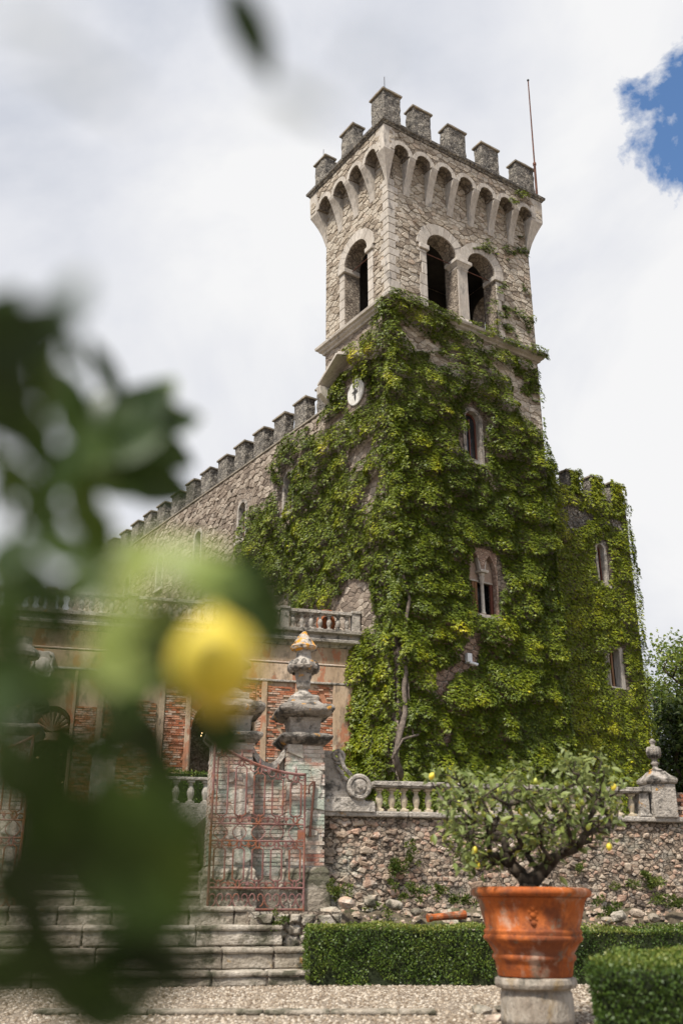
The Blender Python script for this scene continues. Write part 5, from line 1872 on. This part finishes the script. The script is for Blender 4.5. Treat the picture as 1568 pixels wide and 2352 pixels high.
    MB().square([(.3, 0), (.38, .08), (.42, .14), (.42, .2), (.25, .3), (.12, .42)], (c, off, zc)).build('cap', 'weathered', sp, bevel=.015)


build_garden_building()


# ------------------------------------------------------------------ small fittings on the tower
def build_fittings():
    a, z = CS.r(1077, 1511, -.25)
    s = empty('wall_light', CS.world(a, 0, z), CS.rz)
    tag(s, 'white plastic floodlight box on the bare patch of the tower wall', 'light fitting')
    MB().box(-.11, .11, -.30, -.14, -.17, .17).build('housing', 'white_plastic', s, bevel=.02)
    MB().box(-.05, .05, -.15, .0, -.06, .06).build('bracket', 'white_plastic', s)
    a, z = CS.r(1086, 1525, -.35)
    c = empty('security_camera', CS.world(a, 0, z), CS.rz)
    tag(c, 'small white security camera just below the floodlight box', 'camera')
    MB().tube([(-.12, -.30, .06), (.16, -.42, -.02)], .055, 10).build('housing', 'white_plastic', c)
    MB().tube([(.155, -.415, -.018), (.19, -.43, -.028)], .045, 10).build('lens', 'iron', c)
    MB().tube([(-.06, 0, .1), (-.06, -.3, .06)], .03, 8).build('bracket', 'white_plastic', c)


build_fittings()


# ------------------------------------------------------------------ trees
def skeleton(root, pts, rnd, r_tip, power=.42, bend=.12, k_path=.35, seglen=.3):
    """grow a branching skeleton from root nodes to every target point; returns list of (path, radii)"""
    nodes = [Vector(p) for p in root]
    par = [-1] + list(range(len(root) - 1))
    plen = [0.0]
    for i in range(1, len(nodes)):
        plen.append(plen[-1] + (nodes[i] - nodes[i - 1]).length)
    tips = []
    for p in sorted(pts, key=lambda q: (Vector(q) - nodes[0]).length):
        p = Vector(p)
        best = min(range(len(nodes)), key=lambda i: (nodes[i] - p).length + k_path * plen[i] + (0 if i else 1e3 * (len(nodes) > 1)))
        a = nodes[best]
        d = p - a
        n = max(1, int(d.length / seglen))
        prev = best
        side = Vector((rnd.uniform(-1, 1), rnd.uniform(-1, 1), rnd.uniform(-.4, .9)))
        for i in range(1, n + 1):
            u = i / n
            q = a + d * u + side * (bend * d.length * sin(pi * u)) + Vector((rnd.uniform(-1, 1), rnd.uniform(-1, 1), rnd.uniform(-1, 1))) * (.03 * d.length * (u < 1))
            nodes.append(q)
            par.append(prev)
            plen.append(plen[prev] + (q - nodes[prev]).length)
            prev = len(nodes) - 1
        tips.append(prev)
    cnt = [0] * len(nodes)
    for t_ in tips:
        i = t_
        while i >= 0:
            cnt[i] += 1
            i = par[i]
    rad = [r_tip * max(1, c) ** power for c in cnt]
    return nodes, par, rad, tips


def skeleton_mesh(nodes, par, rad, seg=6):
    m = MB()
    for i, p in enumerate(par):
        if p >= 0:
            m.tube([nodes[p], nodes[i]], [min(rad[p], rad[i] * 1.35), rad[i]], seg)
    return m


def leaf_blade(L=1.0, w=.44, fold=.18, curl=.16, n=8):
    """a single pointed leaf, base at the origin, tip along +x, face up"""
    m = MB()
    for i in range(n + 1):
        u = i / n
        hw = w * .5 * sin(pi * min(1, u * .96 + .02)) ** .8 * (1 - .25 * u) * 1.15
        z = -curl * u * u
        m.v += [(u * L, -hw * L, (z + fold * hw) * L), (u * L, 0, z * L), (u * L, hw * L, (z + fold * hw) * L)]
    for i in range(n):
        a = i * 3
        m.f += [(a, a + 3, a + 4, a + 1), (a + 1, a + 4, a + 5, a + 2)]
    return m


def lemon_mesh(r=.035, l=1.2):
    prof = [(.02, -1.18), (.14, -1.12), (.3, -1.0), (.62, -.8), (.9, -.42), (1.0, 0), (.92, .4), (.66, .78), (.34, 1.0), (.18, 1.1), (.12, 1.2), (.02, 1.25)]
    return MB().lathe([(a * r, b * r * l) for a, b in prof], (0, 0, 0), 20).mesh('lemon')


def build_pot():
    rnd = random.Random(12)
    r = np.random.default_rng(12)
    Y = 11.3
    zat = lambda py: EYE + Y * ray(784, py).z
    X0 = ray(1222, 2150).x * Y
    mpp = (Y * cos(PITCH) - .1) / F
    tilt = .012
    zp = zat(2243)
    # plinth
    pl = empty('stone_plinth', (X0, Y, 0))
    tag(pl, 'round weathered stone plinth under the terracotta pot', 'plinth')
    MB().lathe([(.37, 0), (.365, zp - .16), (.35, zp - .12), (.36, zp - .10)], (0, 0, 0), 32).build('drum', 'plinth_stone', pl, smooth=True, sub=2, disp=.03, dsize=.2)
    MB().lathe([(.36, zp - .11), (.405, zp - .10), (.42, zp - .06), (.41, zp - .01), (.38, zp), (.05, zp)], (0, 0, 0), 32).build('rim', 'plinth_stone', pl, smooth=True, sub=2, disp=.02, dsize=.2)
    # pot
    pt = empty('terracotta_pot', (X0, Y, zp + .004))
    pt.rotation_euler = (0, tilt, 0)
    tag(pt, 'large orange terracotta pot with rolled rim holding the lemon tree', 'pot')
    H = zat(2040) - zp
    hz = lambda py: zat(py) - zp
    prof = [(.375, 0), (.38, .01), (.40, hz(2212)), (.405, hz(2208)), (.43, hz(2202)), (.43, hz(2194)), (.41, hz(2190)), (.475, hz(2165)), (.50, hz(2161)), (.515, hz(2154)), (.50, hz(2148)), (.495, hz(2146)), (.51, hz(2141)), (.50, hz(2136)), (.485, hz(2133)), (.56, hz(2068)), (.575, hz(2066)), (.57, hz(2060))]
    body = MB().lathe(prof + [(.52, hz(2060)), (.50, H - .12)], (0, 0, 0), 48).build('body', 'terracotta', pt, smooth=True)
    MB().lathe([(.56, hz(2062)), (.60, hz(2061)), (.625, hz(2056)), (.63, hz(2049)), (.615, hz(2043)), (.58, H), (.53, H - .005), (.50, H - .04), (.50, H - .1)], (0, 0, 0), 48, cap=False).build('rim', 'terracotta', pt, smooth=True)
    MB().lathe([(.505, H - .10), (.3, H - .07), (.02, H - .05)], (0, 0, 0), 24, cap=False).build('earth', 'soil', pt)
    # moulded emblem on the front
    em = MB()
    ez = hz(2105)
    for dx, dz, s in ((0, .09, .045), (-.035, .05, .035), (.035, .05, .035), (0, .02, .045), (-.03, -.02, .03), (.03, -.02, .03), (0, -.06, .04), (0, -.12, .022), (-.055, .085, .02), (.055, .085, .02)):
        a = -pi / 2 - .14 + dx / .53
        rr = .505 + .075 * (dz) / .3
        em.lathe([(s * .05, -s), (s * .7, -s * .6), (s, 0), (s * .7, s * .6), (s * .05, s)], (rr * cos(a), rr * sin(a), ez + dz), 8, 0, 1, .45)
    em.build('emblem', 'terracotta', body, smooth=True)
    # tree
    t = empty('lemon_tree', (X0, Y, zp + H - .06))
    tag(t, 'bushy potted lemon tree with a short forked trunk and small yellow lemons', 'tree')
    z0 = zp + H - .06
    outline = [(985, 1775), (1010, 1760), (1060, 1778), (1100, 1768), (1150, 1790), (1185, 1745), (1200, 1730), (1220, 1765), (1270, 1770), (1300, 1740), (1325, 1715), (1352, 1722), (1385, 1745), (1395, 1790), (1425, 1765), (1448, 1770), (1442, 1830), (1420, 1880), (1395, 1935), (1330, 1945), (1290, 1955), (1262, 1985), (1225, 1960), (1170, 1985), (1110, 1990), (1075, 2005), (1052, 1970), (1015, 1955), (1003, 1900), (992, 1850)]
    pts = []
    while len(pts) < 260:
        x, y = rnd.uniform(985, 1450), rnd.uniform(1715, 2005)
        if not inpoly(x, y, outline):
            continue
        hw = 1.0 * sqrt(max(.05, 1 - ((x - 1218) / 260) ** 2))
        p = at(x, y, Y + rnd.uniform(-hw, hw) * .85)
        pts.append(p - Vector((X0, Y, z0)))
    root = [(0, 0, -.02), (-.005, 0, .05), (0, 0, .1)]
    # two leaning main limbs first
    limbs = [(-.30, .02, .36), (.22, -.05, .30), (-.6, .1, .62), (.52, -.1, .45), (.75, .1, .75), (-.05, .3, .45), (.3, .3, .75), (-.45, -.35, .55), (.35, -.4, .65), (-.9, -.05, .55)]
    nodes, par, rad, tips = skeleton(root, limbs + [tuple(p) for p in pts], rnd, .0055, .52, .09, .25, .12)
    skeleton_mesh(nodes, par, rad, 6).build('trunk', 'bark', t, smooth=True)
    lm = [leaf_blade(1.0, .46, .2, c, 5).mesh('leaf') for c in (.05, .2, .35)]
    for m in lm:
        m.materials.append(MATS['lemon_leaf'])
        m.attributes.new('tint', 'FLOAT', 'FACE').data.foreach_set('value', [.45] * len(m.polygons))
    loc = []
    for i in tips:
        for k in range(8):
            q = nodes[i] + Vector((rnd.gauss(0, .06), rnd.gauss(0, .06), rnd.gauss(0, .06)))
            d = Vector((rnd.gauss(0, 1), rnd.gauss(0, 1), rnd.gauss(.15, .8))).normalized()
            loc.append((q, d, rnd.uniform(.06, .13)))
    loc.sort(key=lambda a: -a[2] + .05 * (a[0].y))
    V, T_ = [], []
    for idx, (q, d, L) in enumerate(loc):
        up = Vector((rnd.gauss(0, .6), rnd.gauss(-.2, .6), 1))
        s = up.cross(d).normalized()
        n = d.cross(s)
        if idx < 300:
            o = link('leaf', lm[idx % 3], None, t)
            o.matrix_basis = Matrix.Translation(q) @ Matrix((d, s, n)).transposed().to_4x4() @ Matrix.Scale(L, 4)
        else:
            w = L * .23
            V.append([q, q + d * L * .45 + s * w + n * .012, q + d * L - n * L * .12, q + d * L * .45 - s * w + n * .012])
            T_.append(rnd.random() ** 1.3)
    o = quad_mesh('foliage', np.array(V), np.array(T_), 'lemon_leaf', t)
    o['kind'] = 'stuff'
    lem = lemon_mesh(.031)
    lem.materials.append(MATS['lemon'])
    leg = lemon_mesh(.027)
    leg.materials.append(MATS['lemon_green'])
    for k, (x, y, g) in enumerate([(991, 1783, 0), (1089, 1953, 0), (1095, 1987, 0), (1197, 1866, 0), (1335, 1842, 1), (1408, 1808, 0), (1398, 1945, 0), (1146, 1815, 1), (1272, 1848, 1), (1170, 1908, 1), (1300, 1800, 1), (1230, 1795, 1), (1110, 1870, 1), (1350, 1900, 1), (1055, 1845, 1)]):
        o = link('lemon', leg if g else lem, None, t, smooth=True)
        o.location = at(x, y, Y - .45) - Vector((X0, Y, z0))
        o.rotation_euler = (rnd.uniform(-.5, .5), rnd.uniform(-.5, .5), 0)
        MB().tube([o.location + Vector((0, 0, .04)), o.location + Vector((rnd.uniform(-.05, .05), .08, .16))], .004, 4).build('stalk', 'twig', t)


build_pot()


def bg_tree(name, px, py, Y, rx, rz, ztop, leaf, n, mat, label, seed, trunk=.18, tips_n=150):
    rnd = random.Random(seed)
    r = np.random.default_rng(seed)
    c = at(px, py, Y)
    base = Vector((c.x, c.y, ZT - .3))
    t = empty(name, base)
    tag(t, label, 'tree', 'trees beyond the castle')
    cl = c - base
    pts = []
    lobes = [(cl + Vector((rnd.uniform(-.6, .6) * rx, rnd.uniform(-.6, .6) * rx, rnd.uniform(-.7, .8) * rz)), rnd.uniform(.35, .6) * rx) for _ in range(9)]
    while len(pts) < tips_n:
        lc, lr = rnd.choice(lobes)
        d = Vector((rnd.gauss(0, 1), rnd.gauss(0, 1), rnd.gauss(0, 1))).normalized() * lr * rnd.random() ** .4
        pts.append(tuple(lc + Vector((d.x, d.y, d.z * 1.1))))
    root = [(0, 0, 0), (.1, 0, cl.z * .25), (-.05, .1, cl.z * .45)]
    nodes, par, rad, tips = skeleton(root, pts, rnd, .022, .47, .1, .25, .6)
    skeleton_mesh(nodes, par, rad, 5).build('trunk', 'bark', t, smooth=True)
    k = n // len(tips)
    P = np.repeat(np.array([tuple(nodes[i]) for i in tips]), k, 0)
    P = P + r.normal(0, .28 * rx / 2.2, P.shape)
    D = r.normal(0, 1, P.shape) + np.array([0, 0, -.3])
    V = leaflets(P, D, r.normal(0, .6, P.shape) + np.array([0, 0, 1]), leaf * r.uniform(.6, 1.2, len(P)), .55, ((-.5, .8), (.5, .9)), r)
    o = quad_mesh('crown', V, np.tile(r.random(len(P)), 2), mat, t)
    o['kind'] = 'stuff'


bg_tree('broadleaf_tree', 1565, 1610, 57, 2.6, 3.2, 0, .22, 5200, 'tree_leaf', 'light green tree with open branching crown against the sky', 3)
bg_tree('broadleaf_tree', 1515, 1640, 62, 1.6, 2.6, 0, .2, 2600, 'tree_leaf', 'slim pale green tree hard against the end of the castle', 4, tips_n=80)
bg_tree('evergreen_tree', 1560, 1790, 50, 2.6, 2.2, 0, .24, 9000, 'tree_leaf_dark', 'dark evergreen tree low beside the end wing', 5)
bg_tree('evergreen_tree', 1640, 1740, 47, 2.6, 3.0, 0, .24, 8000, 'tree_leaf_dark', 'dark evergreen tree at the very edge of the picture', 6)


# ------------------------------------------------------------------ gravel, kerb and stones in front
def build_gravel():
    r = np.random.default_rng(9)
    n = 15000
    Y = 10.0 + 7.2 * r.random(n) ** .85
    X = r.uniform(-.36, .36, n) * Y
    s = r.uniform(.010, .026, n)
    a = r.uniform(0, 6.28, n)
    ang = a[:, None] + np.array([0, 1.57, 3.14, 4.71])[None]
    ring = np.stack([X[:, None] + np.cos(ang) * s[:, None] * r.uniform(.7, 1.3, (n, 4)), Y[:, None] + np.sin(ang) * s[:, None] * r.uniform(.7, 1.3, (n, 4)), np.full((n, 4), .003)], 2)
    top = ring * .55 + np.stack([X, Y, np.zeros(n)], 1)[:, None] * .45
    top[:, :, 2] = (s * .8)[:, None]
    V = np.concatenate([ring, top], 1).reshape(-1, 3)
    base = np.arange(n)[:, None] * 8
    q = np.concatenate([base + np.array(f)[None] for f in ((0, 1, 5, 4), (1, 2, 6, 5), (2, 3, 7, 6), (3, 0, 4, 7), (4, 5, 6, 7))], 0)
    me = bpy.data.meshes.new('gravel')
    me.from_pydata(V.tolist(), [], q.tolist())
    o = link('gravel', me, 'pebble')
    tag(o, 'loose pale pebbles of the garden path', 'gravel', kind='stuff')
    rnd = random.Random(2)
    k = empty('stone_edging', (0, 12.3, 0))
    tag(k, 'low pale stone edging strip lying flush across the gravel', 'kerb')
    x = -3.4
    while x < 1.0:
        w = min(rnd.uniform(.7, 1.3), 1.05 - x)
        MB().box(x + .006, x + w - .006, -.11 - .0 * x, .11, .002, .055).build('edging_stone', 'step_stone', k, bevel=.02, sub=2, disp=.02, dsize=.2)
        x += w
    for j, (px, py, s, lab) in enumerate([(1105, 2322, .10, 'flat pale stone on the gravel left of the plinth'), (1135, 2340, .08, 'reddish brown stone touching the plinth foot'), (1150, 2318, .06, 'small stone on the gravel behind the reddish one')]):
        d = ray(px, py)
        tt = (0.03 - EYE) / d.z
        rock('ground_stone', (d.x * tt, tt, .03), (s * 1.4, s, s * .55), 'step_stone' if j != 1 else 'brick', lab, 'stone', None, 90 + j)


build_gravel()


# ------------------------------------------------------------------ lemon branch close to the lens
def build_near_branch():
    rnd = random.Random(77)
    right = Vector((1, 0, 0))
    upv = Vector((0, -sin(PITCH), cos(PITCH)))
    fwd = Vector((0, cos(PITCH), sin(PITCH)))
    root_p = at(-260, 1750, .78)
    t = empty('lemon_branch', root_p)
    tag(t, 'blurred lemon branch close to the camera with a ripe yellow lemon', 'lemon branch')
    # centre x, y, direction (degrees, 0 = right, 90 = up), length in photo units, depth, width ratio, tint, tilt of the face
    Lv = [(572, 70, -63, 210, .60, .34, .15, .2), (690, 232, -22, 150, .36, .22, .3, .3), (845, 128, 60, 95, .30, .16, .3, .3), (60, 30, 170, 150, .30, .16, .2, .3), (190, 165, -20, 260, .27, .10, .3, .3),
          (30, 775, 12, 260, .50, .5, .05, -.2), (-10, 860, -25, 260, .52, .5, .05, -.2), (95, 740, 25, 160, .52, .45, .05, .0), (0, 940, -60, 220, .55, .45, .1, .0),
          (250, 862, -66, 160, .90, .22, .3, .2), (165, 925, -62, 170, .85, .36, .3, .2), (105, 885, -110, 150, .8, .32, .3, .1),
          (318, 945, 38, 180, .95, .5, .25, .3), (388, 968, 14, 130, .95, .45, .25, .2), (358, 908, 62, 120, 1.0, .55, .45, .4), (285, 1085, -14, 200, 1.0, .45, .15, .2), (350, 1105, -18, 170, .95, .48, .1, .2), (235, 1045, -50, 150, .9, .45, .3, .5),
          (300, 1020, 20, 150, .9, .45, .35, .4), (268, 985, 70, 130, .92, .45, .3, .2), (215, 940, 80, 110, .9, .4, .3, .3),
          (85, 1010, -78, 150, .75, .42, .25, .3), (140, 1080, -120, 150, .75, .42, .3, .3), (40, 1100, -40, 140, .7, .4, .3, .4), (100, 1180, -60, 150, .75, .42, .3, .4), (190, 1150, -100, 150, .8, .42, .4, .5),
          (30, 1260, 30, 150, .6, .42, .3, .4), (150, 1260, -20, 150, .65, .42, .4, .5), (225, 1215, -70, 140, .75, .42, .45, .6), (80, 1350, -10, 160, .6, .4, .3, .3), (205, 1330, 40, 150, .7, .42, .45, .5), (20, 1400, -50, 150, .55, .4, .25, .3), (130, 1430, -80, 140, .6, .4, .3, .3),
          (320, 1320, 58, 210, .50, .42, .95, 1.0), (250, 1470, 75, 190, .48, .4, .9, 1.0), (420, 1275, 20, 180, .52, .36, .85, 1.0), (360, 1420, 35, 150, .50, .4, .85, 1.0), (470, 1330, -10, 150, .5, .4, .8, 1.0),
          (565, 1365, -36, 230, .75, .5, .15, .3), (510, 1315, -15, 160, .72, .42, .25, .4), (605, 1425, -52, 150, .75, .45, .2, .4),
          (350, 1480, -118, 230, .68, .42, .08, .1), (280, 1610, -100, 200, .68, .42, .08, .1), (325, 1690, -58, 210, .68, .42, .08, .1), (395, 1560, -80, 180, .72, .36, .12, .1), (300, 1550, -140, 170, .65, .42, .12, .2),
          (510, 1690, -85, 140, .82, .55, .03, -.2), (480, 1660, -120, 120, .82, .5, .03, -.2), (250, 1740, -75, 160, .6, .36, .2, .3), (370, 1770, -55, 170, .62, .4, .15, .3),
          (350, 1880, -55, 220, .42, .5, .4, .25), (430, 1990, -70, 200, .40, .5, .4, .25), (300, 1960, -95, 220, .42, .5, .3, .2), (440, 1890, -40, 160, .40, .5, .4, .25), (250, 1850, -80, 190, .44, .45, .25, .4), (180, 1930, -60, 220, .45, .5, .15, .2), (120, 1800, -70, 200, .45, .5, .2, .3), (200, 2020, -80, 220, .45, .5, .1, .1), (380, 2060, -40, 200, .42, .5, .25, .3), (160, 1700, -50, 180, .5, .45, .2, .3), (90, 1560, -40, 170, .5, .42, .3, .4), (290, 2070, -20, 200, .42, .5, .12, .1),
          (50, 2070, -88, 270, .48, .5, .0, -.3), (105, 2170, -70, 220, .5, .45, .0, -.3), (20, 2230, 20, 240, .48, .5, .0, -.3), (300, 2190, 8, 260, .52, .42, .0, -.3), (390, 2215, -12, 200, .52, .42, .02, -.2), (205, 2290, -22, 240, .5, .42, .08, .0), (280, 2330, 10, 200, .5, .4, .08, .0), (90, 1920, -75, 190, .5, .4, .06, .0), (20, 1800, -60, 190, .5, .42, .12, .1), (30, 1620, 10, 160, .5, .35, .25, .3), (-20, 1540, 40, 180, .55, .42, .25, .4), (20, 1700, -30, 150, .5, .35, .3, .4)]
    more = []
    for q in [w for w in Lv[5:] if w[1] < 1640]:
        for k in range(1):
            D2 = max(.36, q[4] + rnd.uniform(-.08, .16))
            more.append((q[0] + rnd.uniform(-95, 75), q[1] + rnd.uniform(-85, 85), q[2] + rnd.uniform(-70, 70), q[3] * rnd.uniform(.7, 1.05), D2, round(q[5] * 1.15, 2), min(1, q[6] + .15), q[7] + rnd.uniform(-.1, .4)))
    Lv = [(q[0], q[1], q[2], q[3] * 1.12, q[4], round(q[5] * 1.25, 2), q[6], q[7]) for q in Lv] + [q for q in more if q[0] < 470 - (90 if q[1] < 1250 else 0) and not (350 < q[0] < 640 and 1360 < q[1] < 1680)]
    bases = []
    meshes = {}
    for i, (x, y, an, ln, D, wr, tint, tilt) in enumerate(Lv):
        key = (round(wr, 2), round(tint, 2), i % 3)
        if key not in meshes:
            m = leaf_blade(1.0, wr, .22, (.06, .18, .3)[i % 3], 9).mesh('leaf')
            m.materials.append(MATS['near_leaf'])
            m.attributes.new('tint', 'FLOAT', 'FACE').data.foreach_set('value', [tint] * len(m.polygons))
            meshes[key] = m
        L = ln * D * 1.0 / F
        a = radians(an)
        d = right * cos(a) + upv * sin(a) + fwd * rnd.uniform(-.25, .25)
        d.normalize()
        c = at(x, y, 1) - Vector((0, 0, EYE))
        c = Vector((0, 0, EYE)) + c * (D / c.dot(fwd))
        nrm = -fwd + upv * tilt + right * rnd.uniform(-.25, .25)
        s = nrm.cross(d).normalized()
        n = d.cross(s)
        p = c - d * L * .5
        o = link('leaf', meshes[key], None, t, smooth=True)
        o.matrix_basis = Matrix.Translation(p - root_p) @ Matrix((d, s, n)).transposed().to_4x4() @ Matrix.Scale(L, 4)
        if D > .45:
            bases.append(tuple(p - root_p))
    nodes, par, rad, tips = skeleton([(0, 0, 0), (.02, 0, .03), tuple(at(40, 1500, .74) - root_p)], bases[1:], rnd, .0011, .3, .05, .5, .03)
    skeleton_mesh(nodes, par, rad, 6).build('stem', 'twig', t, smooth=True)
    # unseen leaves added beside the camera to shade the branch
    r = np.random.default_rng(78)
    n = 240
    P = np.stack([r.uniform(-1.5, -.42, n), r.uniform(-.9, .55, n), r.uniform(.35, 2.3, n)], 1)
    P = P[(P[:, 0] < -.42 - .42 * np.clip(P[:, 1], 0, None))]
    n = len(P)
    V = leaflets(P - np.array(root_p), r.normal(0, 1, (n, 3)), r.normal(0, .5, (n, 3)) + np.array([0, 0, 1]), r.uniform(.07, .12, n), .5, ((0, 1.0),), r)
    o = quad_mesh('foliage', V, r.random(n) * .4, 'near_leaf', t)
    o['kind'] = 'stuff'
    lm = lemon_mesh(.0275, 1.0)
    o = link('lemon', lm, 'lemon', t, smooth=True)
    o.location = at(497, 1528, .60) - root_p
    o.rotation_euler = (.1, -.06, 0)
    MB().tube([o.location + Vector((0, 0, .028)), o.location + Vector((-.01, .0, .04)), at(400, 1400, .6) - root_p], .0016, 6).build('stalk', 'twig', t)
    l2 = link('lemon', lemon_mesh(.017, 1.1), 'lemon_green', t, smooth=True)
    l2.location = at(206, 985, .92) - root_p
    l3 = link('lemon', lemon_mesh(.012, 1.1), 'lemon_green', t, smooth=True)
    l3.location = at(405, 960, .97) - root_p


build_near_branch()
print('all', round(time.time() - T0, 1), 'objects', len(bpy.data.objects))
